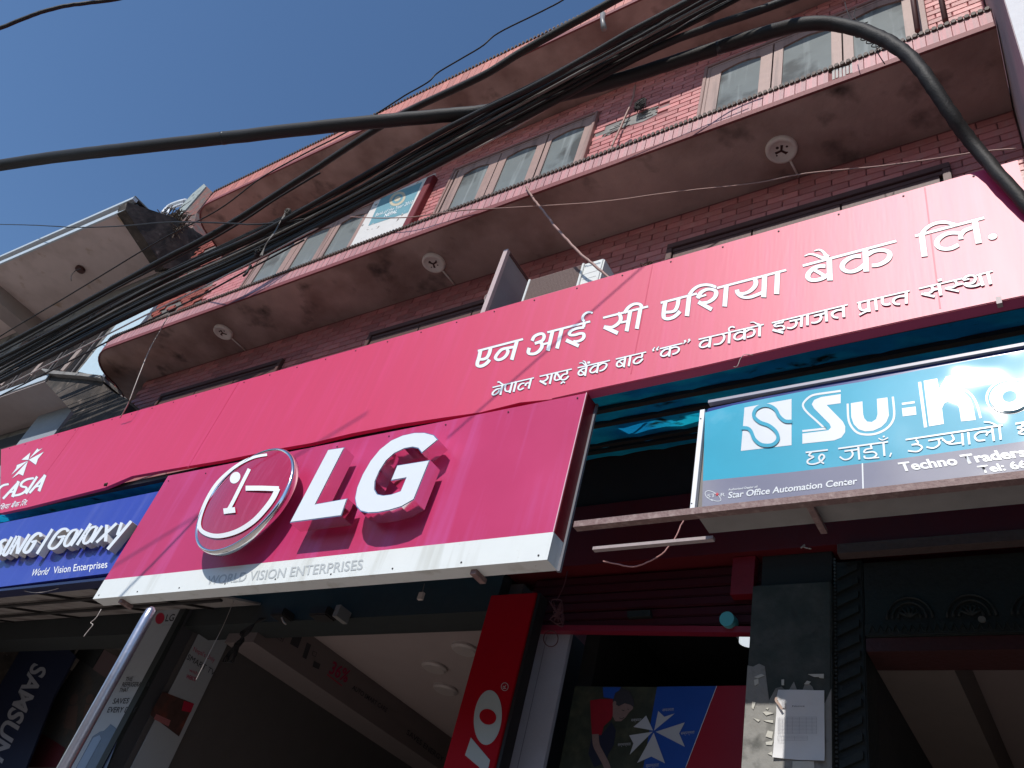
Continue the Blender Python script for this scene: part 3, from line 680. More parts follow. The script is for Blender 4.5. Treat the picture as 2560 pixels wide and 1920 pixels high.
for k in range(16):
    P = [c+Vector((random.uniform(-.05, .05), random.uniform(-.02, .04), random.uniform(-.03, .03))) for _ in range(4)]; mb.tube(smooth(P, 3), .0035, 5)
mb.done('cloth_knot', DEBRIS, None, smooth=True, label='brown knot of rope and rag on top of the banner right of the air conditioner', cat='knot')

# projecting board, air conditioner
t = thing('projecting_board', (-3.5, 3.4, 3.4), 'board projecting from the wall, seen edge-on just left of the air conditioner', 'sign')
xb = -3.50
box('panel', xb-.012, xb+.012, 3.25, 3.86, 3.5, 5.16, mat('grey_board_face', (.30, .28, .28), .6, .1, 3, .1), t)
box('edge_strip', xb-.022, xb+.022, 3.215, 3.25, 3.5, 5.19, mat('pale_edge_strip', (.50, .38, .37), .5, .1, 6), t)
box('edge_strip', xb-.02, xb+.02, 3.25, 3.88, 5.16, 5.19, WOODD, t); box('edge_strip', xb-.02, xb+.02, 3.82, 3.88, 3.5, 5.16, WOODD, t)
mb = MB().tube(smooth([A(5, (1432, 930), 3.22), A(5, (1418, 945), 3.215), A(5, (1416, 975), 3.215), A(5, (1424, 985), 3.22)], 5), .003, 6)
mb.done('wire_loop', WIREP, t)
ac = thing('air_conditioner', (-2.9, 3.4, 4.1), 'white outdoor air conditioner unit with brown grille standing behind the banner', 'air conditioner')
YA = 3.36; ax0 = -.973*YA; ax1 = -.770*YA; az = 1.451*YA
box('casing', ax0, ax1, YA, YA+.30, az-.62, az, ACW, ac, bevel=.012)
gx1 = A(24, (1370, 430), YA).x
box('grille_back', ax0+.03, gx1, YA-.004, YA+.002, az-.58, az-.02, mat('ac_grille_dark', (.10, .07, .06), .7), ac)
for k in range(40):
    z = az-.03-k*.0138
    if z < az-.58: break
    box('grille_bar', ax0+.022, gx1+.006, YA-.012, YA-.004, z-.0032, z+.0032, ACG, ac)
for x in (ax0+.012, gx1+.008): box('grille_stile', x-.010, x+.010, YA-.016, YA-.001, az-.60, az-.012, ACW, ac, bevel=.003)
for k in range(3): box('panel_groove', gx1+.03, ax1-.035, YA-.0015, YA+.002, az-.14-k*.062, az-.1375-k*.062, mat('groove', (.35, .36, .35), .6), ac)
text('lettering', 'Panasonic', mat('blue_grey_print', (.16, .22, .30), .5), ac, onY(YA-.002), 24, (1398, 470), (1665, 400), (1405, 440), bold=.02)
MB().tube(smooth([(ax1+.004, YA+.16, az-.08), (ax1+.03, YA+.15, az-.10), (ax1+.035, YA+.14, az-.20), (ax1+.004, YA+.13, az-.24)], 5), .008, 8).done('handle', ACW, ac, smooth=True)
MB().tube(smooth([(ax1+.004, YA+.22, az-.10), (ax1+.05, YA+.22, az-.14), (ax1+.06, YA+.2, az-.30), (ax1+.05, YA+.2, az-.5)], 5), .016, 8).done('hose', mat('black_hose', (.03, .02, .02), .6), ac, smooth=True)

# ================================================================== electronics shop sign with raised disc and letters
YL = 3.2
lg = thing('electronics_sign', (-4.45, YL, 2.1), 'magenta box sign with crimson disc logo and large raised white letters above white strip', 'sign')
lx0, lx1 = -2.060*YL, -.730*YL; lz0, lz1 = .662*YL, 1.030*YL; zs = .7155*YL
body = MB().prism([(lx0, YL, zs), (lx1, YL, zs), (lx1, YL, lz1), (lx0, YL, lz1+.035)], (0, .105, 0)).done('face_panel', LGPINK, lg)
MB().prism([(lx0, YL-.002, lz0), (lx1+.001, YL-.002, lz0), (lx1+.001, YL-.002, zs), (lx0, YL-.002, zs)], (0, .112, 0)).done('white_strip', WHITEP, lg)
box('side_cover', lx1+.001, lx1+.004, YL+.004, YL+.108, zs+.002, lz1-.002, DARKR, lg)
box('side_frame', lx1-.004, lx1+.018, YL+.107, YL+.125, lz0-.004, lz1, mat('grey_metal_angle', (.16, .16, .18), .5), lg)
box('edge_trim', lx1-.004, lx1+.002, YL-.005, YL, zs, lz1, mat('pale_pink_trim', (.75, .45, .5), .4), lg)
for x in (lx0+.35, lx1-.5): box('bracket', x-.02, x+.02, YL+.03, YL+.14, lz0-.03, lz0-.001, RUST, lg)
text('lettering', 'WORLD VISION ENTERPRISES', GREYLET, lg, onY(YL-.0045), 12, (318, 1416), (1398, 1308), (338, 1352), bold=.012)
dk = thing('disc_tmp', (0, 0, 0), 'x', 'x'); bpy.data.objects.remove(dk)
YD = 3.04; cx, cz, rad = -5.013, 2.762, .452
def dome_y(r): return YD-.052*(1-(min(r, rad)/rad)**2)
mb = MB(); n = 72; rings = [0.0005, .06, .12, .18, .24, .30, .35, .39, .42, .437]
for r in rings:
    for k in range(n): a = 2*math.pi*k/n; mb.v.append((cx+r*math.cos(a), dome_y(r)-.004, cz+r*math.sin(a)))
for j in range(len(rings)-1):
    for k in range(n): mb.f.append((j*n+k, j*n+(k+1) % n, (j+1)*n+(k+1) % n, (j+1)*n+k))
disc = mb.done('logo_disc', DOME, lg, smooth=True)
mb = MB(); prof = [(.434, YD-.006), (.442, YD-.016), (.452, YD-.014), (.460, YD), (.460, YD+.045), (.452, YD+.052), (.30, YD+.06), (.02, YD+.06)]
for r, y in prof:
    for k in range(n): a = 2*math.pi*k/n; mb.v.append((cx+r*math.cos(a), y, cz+r*math.sin(a)))
for j in range(len(prof)-1):
    for k in range(n): mb.f.append((j*n+k, j*n+(k+1) % n, (j+1)*n+(k+1) % n, (j+1)*n+k))
mb.done('chrome_rim', CHROME, disc, smooth=True)
for a in (.8, 2.3, 3.9, 5.4): MB().tube([(cx+.25*math.cos(a), YD+.05, cz+.25*math.sin(a)), (cx+.25*math.cos(a), YL, cz+.25*math.sin(a))], .014, 8).done('standoff', BLACKM, disc)
def onDome(p):
    v = PY(p, YD-.02); r = math.hypot(v.x-cx, v.z-cz); y = dome_y(r)-.011; v = PY(p, y); return v
f = Flat(onDome, Vector((0, -.0003, 0)))
f.st(12, [(740, 516), (650, 533), (556, 576), (468, 640), (385, 725), (318, 838), (278, 945), (272, 1012), (300, 1052), (370, 1077), (450, 1072), (550, 1038), (650, 972), (730, 887), (782, 815), (814, 748)], 34, 32, taper=(.5, 1.15), k=5)
f.st(12, [(822, 752), (700, 748), (592, 748)], 34, 30, k=5); f.st(12, [(618, 615), (560, 730), (500, 850), (462, 915)], 24, 24, k=4); f.st(12, [(440, 908), (520, 898)], 38, 38, k=3); f.ell(12, (520, 676), 43, 33, -55)
f.done('logo_mark', WHITEV, disc)
scr = MB()
for k in range(9):
    x = lx0+.06+k*(lx1-lx0-.12)/8
    for z in (lz0+.03, lz1-.03): scr.prism([(x+.006*math.cos(a*1.047), YL-.0025, z+.006*math.sin(a*1.047)) for a in range(6)], (0, -.003, 0))
scr.done('screw', BLACKM, lg, kind='stuff')
# raised letters
YLF = YD; 
def raised(parent, name, pts, Yf, Yb, facem, sidem, z=12, rim=.006):
    P = [A(z, p, Yf) for p in pts]
    sd_ = MB(); n = len(P); i = 0
    sd_.v = [tuple(p) for p in P]+[(p.x, Yb, p.z) for p in P]
    sd_.f = [(k, k+n, (k+1) % n+n, (k+1) % n) for k in range(n)]+[tuple(range(2*n-1, n-1, -1))]+[tuple(range(n))]
    o = sd_.done(name, sidem, parent)
    ar = sum(P[k].x*P[(k+1) % n].z-P[(k+1) % n].x*P[k].z for k in range(n)); sg = 1 if ar > 0 else -1
    Q = []
    for k in range(n):
        a = P[k-1]; b = P[k]; c = P[(k+1) % n]; d1 = Vector((b.x-a.x, b.z-a.z)).normalized(); d2 = Vector((c.x-b.x, c.z-b.z)).normalized()
        n1 = Vector((-d1.y, d1.x))*sg; n2 = Vector((-d2.y, d2.x))*sg; m_ = (n1+n2); m_ = m_/max(.35, m_.dot(n1)) if m_.length > .01 else n1
        Q.append(Vector((b.x+m_.x*rim, Yf-.003, b.z+m_.y*rim)))
    MB().poly(Q).done('letter_face', facem, o, keep=True)
    return o
raised(lg, 'raised_letter', [(1163, 482), (1278, 465), (1078, 857), (1298, 818), (1255, 940), (897, 988)], YD, 3.15, ACRY, STEELM)
G = [(1925, 413), (1895, 380), (1830, 363), (1760, 364), (1680, 382), (1600, 417), (1520, 480), (1455, 560), (1400, 655), (1362, 745), (1347, 820), (1357, 875), (1385, 908), (1440, 922), (1510, 918), (1590, 902), (1670, 878), (1757, 828), (1868, 553), (1640, 590), (1595, 698), (1700, 680), (1663, 768), (1600, 790), (1545, 797), (1505, 788), (1486, 755), (1490, 700), (1520, 630), (1565, 560), (1620, 510), (1690, 477), (1745, 467), (1785, 475), (1810, 508)]
raised(lg, 'raised_letter', G, YD, 3.15, ACRY, STEELM)

# ================================================================== blue phone shop sign
sm = thing('phone_shop_sign', (-8, 3.25, 2.3), 'blue box sign with raised white lettering left of the magenta electronics sign', 'sign')
MB().prism([(-11.2, 3.25, 2.35), (-6.66, 3.25, 2.39), (-6.66, 3.25, 3.215), (-9.47, 3.25, 3.195), (-11.2, 3.25, 3.18)], (0, .12, 0)).done('face_panel', BLUEV, sm)
box('bottom_cover', -11.2, -6.66, 3.262, 3.372, 2.335, 2.36, NAVY, sm)
def raised_strokes(name, strokes, Yf, depth, z='L'):
    mb = MB()
    for j, (pts, a, b, k) in enumerate(strokes):
        L, R = ribbon(pts, a, b, 0, None, k); y = Yf-.0006*j
        n = len(L); i = len(mb.v)
        for q in L+R: p = PY(px(z, q), y); mb.v.append(tuple(p))
        for q in L+R: p = PY(px(z, q), y); mb.v.append((p.x, Yf+depth, p.z))
        for m_ in range(n-1):
            mb.f.append((i+m_, i+m_+1, i+n+m_+1, i+n+m_)); mb.f.append((i+m_+2*n, i+n+m_+2*n, i+n+m_+1+2*n, i+m_+1+2*n))
            mb.f.append((i+m_, i+m_+2*n, i+m_+1+2*n, i+m_+1)); mb.f.append((i+n+m_, i+n+m_+1, i+n+m_+1+2*n, i+n+m_+2*n))
        mb.f.append((i, i+n, i+3*n, i+2*n)); e = n-1; mb.f.append((i+e, i+e+2*n, i+e+3*n, i+e+n))
    o = mb.done(name, ACRY, sm)
    o.data.materials.append(ACRYSIDE)
    for p in o.data.polygons:
        if abs(p.normal.y) < .7: p.material_index = 1
    return o
YS_, DS = 3.165, .07
LET = [
 [([(95, 552), (50, 560), (5, 605), (10, 660), (20, 710), (-20, 780), (-70, 800)], 42, 56, 5)],
 [([(185, 505), (95, 660), (50, 750), (62, 785), (100, 770), (160, 680), (262, 492)], 40, 46, 5)],
 [([(300, 492), (150, 770)], 42, 42, 1), ([(300, 492), (258, 765)], 44, 44, 1), ([(450, 462), (268, 762)], 42, 42, 1)],
 [([(632, 500), (615, 455), (560, 460), (480, 530), (400, 650), (368, 720), (400, 745), (450, 720), (500, 650), (545, 570)], 40, 52, 5), ([(480, 585), (565, 565)], 34, 34, 1)],
 [([(805, 385), (565, 765)], 42, 42, 1)],
 [([(1045, 425), (1020, 385), (950, 390), (870, 455), (790, 570), (752, 650), (785, 685), (850, 670), (920, 600), (975, 510)], 36, 46, 5), ([(885, 512), (1005, 492)], 34, 34, 1)],
 [([(1185, 395), (1110, 410), (1040, 490), (990, 600), (1005, 645), (1060, 625), (1130, 530), (1195, 400)], 34, 42, 5), ([(1265, 385), (1085, 640)], 40, 40, 1)],
 [([(1395, 300), (1180, 630)], 42, 42, 1)],
 [([(1480, 345), (1405, 365), (1335, 445), (1282, 560), (1300, 605), (1360, 580), (1430, 480), (1492, 350)], 34, 42, 5), ([(1570, 335), (1395, 590)], 40, 40, 1)],
 [([(1640, 318), (1620, 575)], 50, 50, 1), ([(1790, 295), (1480, 590)], 40, 40, 1)],
 [([(1870, 285), (1800, 480)], 44, 44, 1), ([(2015, 262), (1650, 695)], 44, 44, 1)]]
for L_ in LET: raised_strokes('raised_letter', L_, YS_, DS)
text('lettering', 'World', WHITEV, sm, onY(3.2475), 'L', (465, 1108), (722, 1082), (520, 995), bold=.008)
text('lettering', 'Vision Enterprises', WHITEV, sm, onY(3.2475), 'L', (812, 1068), (1645, 975), (832, 958), bold=.008)

# ================================================================== teal power shop sign
YK = 3.15
sk = thing('power_shop_sign', (-.8, YK, 2.3), 'teal and violet box sign reading Su-Kam with Techno Traders below, at the right', 'sign')
kx0, kx1 = -1.50, .35
def Kz(p): return A(17, p, YK)
gr = [(-10, 1112), (600, 1052), (1100, 992), (1600, 925), (2212, 838)]
tl = Kz((8, 640)); 
up = [(8, 640), (200, 590), (420, 545), (700, 490), (1100, 425), (1500, 345), (1860, 275), (2212, 215), (2700, 120)]
teal = [Kz(p) for p in up]+[Kz((2700, 765))]+[Kz(p) for p in reversed(gr)]
teal[-1] = Kz((-8, 1112))
MB().prism([Vector((p.x, YK, p.z)) for p in teal], (0, .02, 0)).done('upper_sheet', TEALS, sk)
grey = [Kz(p) for p in gr]; grey[0] = Kz((-8, 1112)); 
low = [Kz((2700, 765))]+[Kz((2700, 1000)), Kz((2212, 1056)), Kz((1100, 1178)), Kz((-14, 1300))]
MB().prism([Vector((p.x, YK, p.z)) for p in grey+low], (0, .02, 0)).done('lower_sheet', GREYSG, sk)
dkb = [Kz((8, 640)), Kz((30, 608)), Kz((1100, 380)), Kz((2212, 178)), Kz((2700, 90))]+[Kz(p) for p in reversed(up)]
MB().prism([Vector((p.x, YK+.004, p.z)) for p in dkb], (0, .02, 0)).done('wrinkled_top_edge', BLUEDK, sk)
MB().prism([(kx0-.02, YK+.216, 2.90), (kx0-.02, 3.62, 3.16), (kx0-.02, 3.62, 3.02), (kx0-.02, YK+.216, 2.76)], (1.85, 0, 0)).done('sun_block_hood', mat('dark_sun_block', (.03, .03, .03), .6), sk)  # added sheet hidden behind the sign, blocks sun between sign and banner
MB().box(kx0-.02, kx1, YK+.026, YK+.215, 2.30, 2.935).done('box_body', mat('grey_stained_box', (.24, .225, .21), .8, .2, 3, .3, 14), sk)
box('top_rail', kx0, kx1, YK-.012, YK+.02, 2.972, 2.990, mat('grey_rail', (.32, .31, .36), .4), sk)
ws = [A(18, p, YK-.012) for p in ((1522, 622), (1553, 616), (1482, 1308), (1450, 1314))]
MB().prism([Vector((p.x, YK-.012, p.z)) for p in ws], (0, .03, 0)).done('white_edge_strip', mat('bright_white_metal', (.86, .86, .85), .35), sk)
f = Flat(onY(YK-.0128)); f.ell(18, (1526, 682), 5, 5); f.ell(18, (1463, 1268), 5, 5); f.done('screw', INK, sk)
f = Flat(onY(YK-.001)); 
f.poly(17, [(280, 605), (605, 545), (605, 865), (255, 905)]); f.done('logo_square', WHSK, sk); f = Flat(onY(YK-.001))
f.poly(17, [(945, 512), (810, 532), (762, 552), (745, 582), (762, 612), (868, 718), (878, 742), (860, 762), (680, 785), (680, 855), (900, 832), (950, 812), (976, 775), (976, 735), (960, 702), (848, 588), (945, 575)])
f.st(17, [(945, 490), (800, 510)], 14, 14, k=1); f.st(17, [(805, 509), (740, 525), (690, 570), (688, 605), (720, 645), (770, 690), (822, 738)], 14, 14); f.st(17, [(820, 735), (845, 750), (680, 768)], 14, 14, k=1)
f.done('letter', WHSK, sk); f = Flat(onY(YK-.001))
f.poly(17, [(1015, 575), (1018, 670), (1035, 720), (1068, 755), (1115, 770), (1170, 765), (1225, 740), (1260, 705), (1278, 660), (1268, 535), (1195, 545), (1200, 650), (1190, 685), (1160, 705), (1128, 702), (1108, 680), (1100, 650), (1095, 562)])
f.st(17, [(993, 578), (998, 680), (1018, 735), (1060, 778), (1120, 792), (1190, 785), (1255, 755), (1298, 710), (1315, 650), (1305, 530)], 15, 15)
f.done('letter', WHSK, sk); f = Flat(onY(YK-.001))
f.st(17, [(1368, 580), (1456, 568)], 15, 15, k=1); f.poly(17, [(1368, 610), (1463, 598), (1468, 654), (1374, 666)])
f.done('letter_bar', WHSK, sk); f = Flat(onY(YK-.001))
f.st(17, [(1490, 428), (1532, 742)], 22, 22, k=1)
f.poly(17, [(1518, 420), (1612, 404), (1625, 475), (1672, 390), (1812, 366), (1735, 468), (1800, 500), (1842, 545), (1862, 600), (1878, 690), (1778, 700), (1765, 610), (1742, 572), (1700, 558), (1662, 575), (1645, 610), (1658, 718), (1556, 735)])
f.st(17, [(1852, 354), (1752, 468)], 15, 15, k=1); f.st(17, [(1755, 462), (1832, 502), (1872, 552), (1895, 610), (1912, 678)], 15, 15)
f.done('letter', WHSK, sk); f = Flat(onY(YK-.001))
f.ell(17, (2115, 527), 170, 124, -8, 40)
f.done('letter', WHSK, sk)
f = Flat(onY(YK-.0062)); f.ell(17, (2115, 527), 154, 111, -8, 40); f.done('letter_inline', TEALS, sk); f = Flat(onY(YK-.0062)); f.st(17, [(608, 700), (560, 698), (520, 665), (495, 620), (450, 592), (400, 592), (355, 620), (345, 665), (385, 705), (450, 730), (500, 775), (510, 825), (470, 862), (400, 862), (350, 825), (325, 770), (300, 748), (258, 745)], 24, 24)
f.done('letter_inline', TEALS, sk)
f = Flat(onY(YK-.0105)); f.ell(17, (2115, 527), 142, 101, -8, 40); f.done('letter_bowl', WHSK, sk)
f = Flat(onY(YK-.0115)); f.ell(17, (2113, 527), 50, 38, -8, 30); f.done('letter_eye', TEALS, sk)
LW = []
def q2(*a):
    for p in a: s('M', p[0], *(p[1:] or (14, 19)), k=5)
h('M', (130, 424), (342, 399), 15); h('M', (440, 387), (916, 322), 15); h('M', (1083, 302), (2008, 163), 15); h('M', (2130, 150), (2500, 92), 15)
q2(([(185, 420), (162, 452), (205, 465), (152, 498), (155, 528), (205, 535), (270, 512), (308, 468), (285, 442), (258, 470), (270, 505), (305, 530)],),
   ([(560, 398), (580, 440), (552, 480), (500, 492), (455, 465)],), ([(500, 412), (632, 395)], 14, 14), ([(632, 372), (642, 492)], 20, 20),
   ([(750, 352), (760, 385)],), ([(768, 385), (705, 395), (692, 425), (775, 418), (806, 445), (770, 475), (700, 478), (690, 455)],), ([(740, 478), (832, 472)], 13, 13), ([(872, 335), (882, 457)], 20, 20),
   ([(825, 288), (862, 306), (917, 283)], 10, 12), ([(866, 274), (884, 271)], 16, 16), ([(948, 428), (932, 465)], 12, 14),
   ([(1180, 302), (1202, 335), (1140, 352)],), ([(1140, 352), (1205, 350), (1240, 378), (1195, 415), (1105, 408)],), ([(1395, 300), (1405, 345), (1350, 382), (1282, 372)],), ([(1300, 312), (1440, 288)], 14, 14),
   ([(1522, 255), (1542, 300), (1490, 328), (1432, 300)],), ([(1440, 298), (1500, 342), (1622, 330)],), ([(1622, 240), (1632, 356)], 20, 20), ([(1680, 232), (1692, 347)], 20, 20),
   ([(1860, 225), (1790, 232), (1745, 268), (1770, 310), (1842, 306)],), ([(1852, 262), (1872, 232), (1912, 222)],), ([(1908, 195), (1926, 315)], 20, 20), ([(1978, 178), (1990, 302)], 20, 20), ([(1830, 132), (1900, 142), (1965, 176)], 12, 14),
   ([(2190, 145), (2200, 172), (2150, 190), (2210, 205), (2160, 240), (2250, 250)],))
lay_letters(LW, sk, YK, WHSK, None, 0)
text('lettering', 'Techno Traders', WHSK, sk, onY(YK-.002), 'M', (1040, 603), (2250, 458), (1005, 520), bold=.03)
text('lettering', 'Tel: 66', WHSK, sk, onY(YK-.002), 'M', (1798, 620), (2260, 566), (1760, 552), bold=.025)
text('lettering', 'Star Office Automation Center', WHSK, sk, onY(YK-.002), 17, (165, 1232), (1058, 1133), (172, 1188), bold=.02)
text('lettering', 'Authorized Dealer of:', WHSK, sk, onY(YK-.002), 17, (167, 1180), (371, 1158), (169, 1165), bold=.015)
text('lettering', 'ST  R', WHSK, sk, onY(YK-.002), 17, (22, 1228), (145, 1218), (24, 1203))
f = Flat(onY(YK-.0015)); f.st(17, [(1095, 990), (1100, 1170)], 10, 10, k=1)
f.st(17, [(60, 1190+60), (20, 1225), (8, 1195), (30, 1180), (75, 1195), (110, 1225), (115, 1248), (85, 1252), (50, 1240)], 4, 4); f.done('logo_ring', WHSK, sk)
f = Flat(onY(YK-.0025)); f.poly(17, [(91+(16 if k % 2 == 0 else 6)*math.sin(math.pi*k/5), 1204-(16 if k % 2 == 0 else 6)*math.cos(math.pi*k/5)) for k in range(10)]); f.done('logo_star', REDSTAR, sk)
t = thing('sign_shelf', (-1.2, 3.13, 2.2), 'rusty brown steel angle bars carrying the teal sign and sticking out to its left', 'steel bars')
box('angle_bar', -2.165, .4, 3.120, 3.128, 2.252, 2.288, RUST, t); box('angle_bar', -2.165, .4, 3.1285, 3.165, 2.252, 2.258, RUST, t)
box('rear_bar', -2.18, -1.50, 3.365, 3.395, 2.268, 2.286, mat('pale_steel_bar', (.36, .29, .28), .55, .15, 12, .2), t)
box('cross_bar', -.985, -.955, 3.17, 3.40, 2.262, 2.285, RUST, t)

# ================================================================== blue awning behind and below the banner
aw = thing('awning', (-5, 3.5, 3.3), 'dim blue fibreglass awning on black purlins, tucked behind the magenta banner', 'awning')
mb = MB(); nx = 90
xs_ = [-10.9+(11.05)*k/nx for k in range(nx+1)]
ys_ = [3.262+1.39*j/12 for j in range(13)]
def aw_z(y): return 3.38+(y-3.262)*.4539
for j, y in enumerate(ys_):
    for k, x in enumerate(xs_): mb.v.append((x, y, aw_z(y)+.010*math.sin(k*2.1)))
for j in range(len(ys_)-1):
    for k in range(nx): a = j*(nx+1)+k; mb.f.append((a, a+1, a+nx+2, a+nx+1))
mb.done('sheet', AWN, aw, smooth=True)
for y, hgt, wd in ((3.576, .032, .018), (3.844, .028, .018), (4.286, .026, .016), (4.415, .026, .020)):
    z = aw_z(y)-.012
    box('purlin', -10.9, .15, y-wd, y+wd, z-hgt, z, BLACKM, aw)

# ================================================================== ground floor front
gf = thing('shop_front_wall', (-5, 3.85, 0), 'dark ground floor shop front wall with deep red board above the shutter', 'wall')
box('upper_band', -12.3, .6, 3.86, 4.1, 2.93, 3.33, mat('near_black_wall', (.022, .016, .017), .9, .3, 3), gf)  # nearly black band between the awning and the red board
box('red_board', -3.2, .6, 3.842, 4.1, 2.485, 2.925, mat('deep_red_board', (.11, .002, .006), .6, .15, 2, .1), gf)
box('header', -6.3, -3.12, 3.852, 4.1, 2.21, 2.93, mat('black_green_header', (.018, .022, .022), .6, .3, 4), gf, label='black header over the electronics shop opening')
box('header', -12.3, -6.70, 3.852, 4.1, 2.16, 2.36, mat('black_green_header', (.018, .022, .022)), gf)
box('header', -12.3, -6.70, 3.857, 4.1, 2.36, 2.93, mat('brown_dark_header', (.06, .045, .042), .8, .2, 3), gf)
# grey sheet soffit under the blue sign, with dark battens
sf = thing('canopy_soffit', (-8.5, 3.5, 2.4), 'grimy pale sheet soffit with dark battens under the blue sign', 'soffit')
MB().prism([(-12.3, 3.375, 2.40), (-6.55, 3.375, 2.40), (-6.55, 4.66, 2.86), (-12.3, 4.66, 2.86)], (0, 0, .02)).done('sheet', mat('grimy_pale_sheet', (.30, .27, .25), .8, .15, 3, .2, 20, streak=((.16, .13, .12), .5, .7, 3)), sf)
for x in (-11.2, -9.75, -8.25, -7.35): MB().prism([(x, 3.38, 2.398), (x+.03, 3.38, 2.398), (x+.13, 4.65, 2.853), (x+.10, 4.65, 2.853)], (0, 0, -.02)).done('batten', BLACKM, sf)
for y in (3.8, 4.25): box('batten', -12.3, -6.55, y-.015, y+.015, 2.36+(y-3.375)*.358, 2.38+(y-3.375)*.358, BLACKM, sf)

# green-grey pillar with paper scraps and notice
gp = thing('green_pillar', (-1.27, 3.85, -1.36), 'grey green plastered pillar with torn paper scraps beside the bank door, partly sunlit', 'pillar')
box('shaft', -1.468, -1.066, 3.85, 4.2, -1.36, 2.28, GREENP, gp, bevel=.006)
lp = [(-1.468+.402*k/14, 1.70+random.uniform(-.05, .06)+(.10 if k < 4 else 0)) for k in range(15)]
MB().prism([(x, 3.8465, z) for x, z in lp]+[(-1.066, 3.8465, -1.36), (-1.468, 3.8465, -1.36)], (0, .003, 0)).done('bare_lower_plaster', mat('bare_grey_plaster', (.27, .265, .245), .85, .12, 8, .5, 30, spots=((.12, .12, .11), 7, .58, .7)), gp)
box('pillar_head', -1.44, -1.075, 3.90, 4.2, 2.282, 2.484, mat('dark_pillar_head', (.02, .022, .022), .8), gp)
for P in ([(345, 1030), (395, 1008), (418, 1018), (370, 1038)], [(345, 1050), (375, 1042), (378, 1075), (350, 1088)], [(720, 1010), (828, 1008), (828, 1038), (800, 1035), (790, 1028), (760, 1028)],
          [(692, 1078), (712, 1055), (738, 1062), (722, 1078)], [(333, 1200), (358, 1205), (340, 1255), (330, 1240)], [(405, 1272), (430, 1268), (482, 1280), (430, 1295)], [(338, 1312), (388, 1328), (375, 1340)],
          [(410, 1328), (478, 1328), (478, 1348), (430, 1338)], [(440, 1400), (478, 1408), (470, 1455), (425, 1440)], [(425, 1480), (478, 1470), (470, 1500), (430, 1498)], [(535, 1048), (553, 1046), (553, 1085), (536, 1085)],
          [(612, 1612), (760, 1610), (765, 1700), (610, 1700)], [(440, 1560), (470, 1545), (475, 1575)], [(425, 1245), (448, 1242), (440, 1256)]):
    P3 = [A(16, p, 3.842) for p in P]; MB().prism(P3, (0, .003, 0)).done('paper_scrap', PAPERT, gp)
nt_ = thing('paper_notice', (-1.2, 3.84, 1.5), 'white printed paper notice taped to the green pillar, half in sunlight', 'notice')
mb = MB(); c00, c10, c11, c01 = [A('p', p, 3.838) for p in ((320, 312), (1105, 310), (1125, 1548), (222, 1480))]
nu, nv = 12, 16
for j in range(nv+1):
    for i in range(nu+1):
        u, v = i/nu, j/nv; p = (c00*(1-u)+c10*u)*(1-v)+(c01*(1-u)+c11*u)*v
        p.y -= .004*math.sin(u*5+v*3)+.012*max(0, v-.9)*10*abs(u-.5)+(.018*max(0, .12-u)/.12*max(0, 1-abs(v-.15)*5)); mb.v.append(tuple(p))
for j in range(nv):
    for i in range(nu): a = j*(nu+1)+i; mb.f.append((a, a+1, a+nu+2, a+nu+1))
mb.done('sheet', PAPER, nt_, smooth=True)
f = Flat(onY(3.8275))
for k in range(13): f.st('p', [(310, 780+k*24), (980, 778+k*24)], 3.4, k=1)
for x in (310, 340, 380, 425, 470, 560, 680, 800, 900, 980): f.st('p', [(x, 780), (x, 1068)], 3.4, k=1)
f.done('ruled_table', INKG, nt_)
f = Flat(onY(3.8275))
for k in range(4): f.st('p', [(305, 1110+k*24), (820, 1108+k*24)], 3.2, k=1)
for x in (305, 370, 415, 600, 820): f.st('p', [(x, 1110), (x, 1182)], 3.2, k=1)
f.done('ruled_table', INKG, nt_)
f = Flat(onY(3.8275)); f.poly('p', [(372, 505), (442, 505), (442, 620), (372, 620)]); f.done('stamp', mat('stamp_grey', (.45, .45, .46), .6), nt_)
text('lettering', 'Notice', INK, nt_, onY(3.827), 'p', (560, 602), (770, 600), (560, 575))
f = Flat(onY(3.815)); f.st('p', [(290, 440), (275, 490), (330, 560), (380, 640)], 42, 42, k=4); f.done('torn_strip', TAPE, nt_)

# rolling shutter, bank door, wall panel
sh = thing('rolling_shutter', (-2.1, 3.95, 2.2), 'raised dark red rolling shutter with ribs above the bank door', 'shutter')
zt = 2.47; k = 0
while zt > 2.115:
    box('slat', -2.93, -1.45, 3.95-(.006 if k % 2 else 0), 3.985, zt-.056, zt-.003, SHUT, sh, bevel=.006); zt -= .06; k += 1
MB().prism([(-2.93, 3.925, 2.145), (-1.45, 3.925, 2.085), (-1.45, 3.925, 2.050), (-2.93, 3.925, 2.110)], (0, .05, 0)).done('bottom_rail', mat('red_shutter_rail', (.22, .012, .03), .45), sh)
box('guide_rail', -1.60, -1.475, 3.88, 3.94, 2.25, 2.48, DARKR, sh)
hp = [A(15, p, 3.92) for p in ((1125, 572), (1285, 565), (1288, 608), (1128, 615))]; MB().prism(hp, (0, .03, 0)).done('handle', CARVE, sh)
c = A(15, (1825, 640), 3.90); MB().tube([c+Vector((0, -.02, 0)), c+Vector((0, .05, .01))], .040, 18).done('teal_cap', TEALC, sh)
bp_ = thing('white_wall_panel', (-2.8, 4.0, 0), 'dull white vertical wall panel between the red panel and the bank door', 'wall panel')
MB().prism([A(15, p, 4.0) for p in ((500, 700), (862, 700), (685, 1655), (260, 1700), (275, 1640))][:3]+[Vector((-2.70, 4.0, -1.36)), Vector((-2.93, 4.0, -1.36))], (0, .03, 0)).done('panel', WALLP, None) if 0 else box('panel', -2.93, -2.625, 4.0, 4.03, -1.36, 2.13, WALLP, bp_)
for k in range(3): box('panel_joint', -2.79, -2.787, 3.998, 4.0, -1.3, 2.1, mat('panel_joint', (.2, .2, .22), .7), bp_) if k == 0 else None
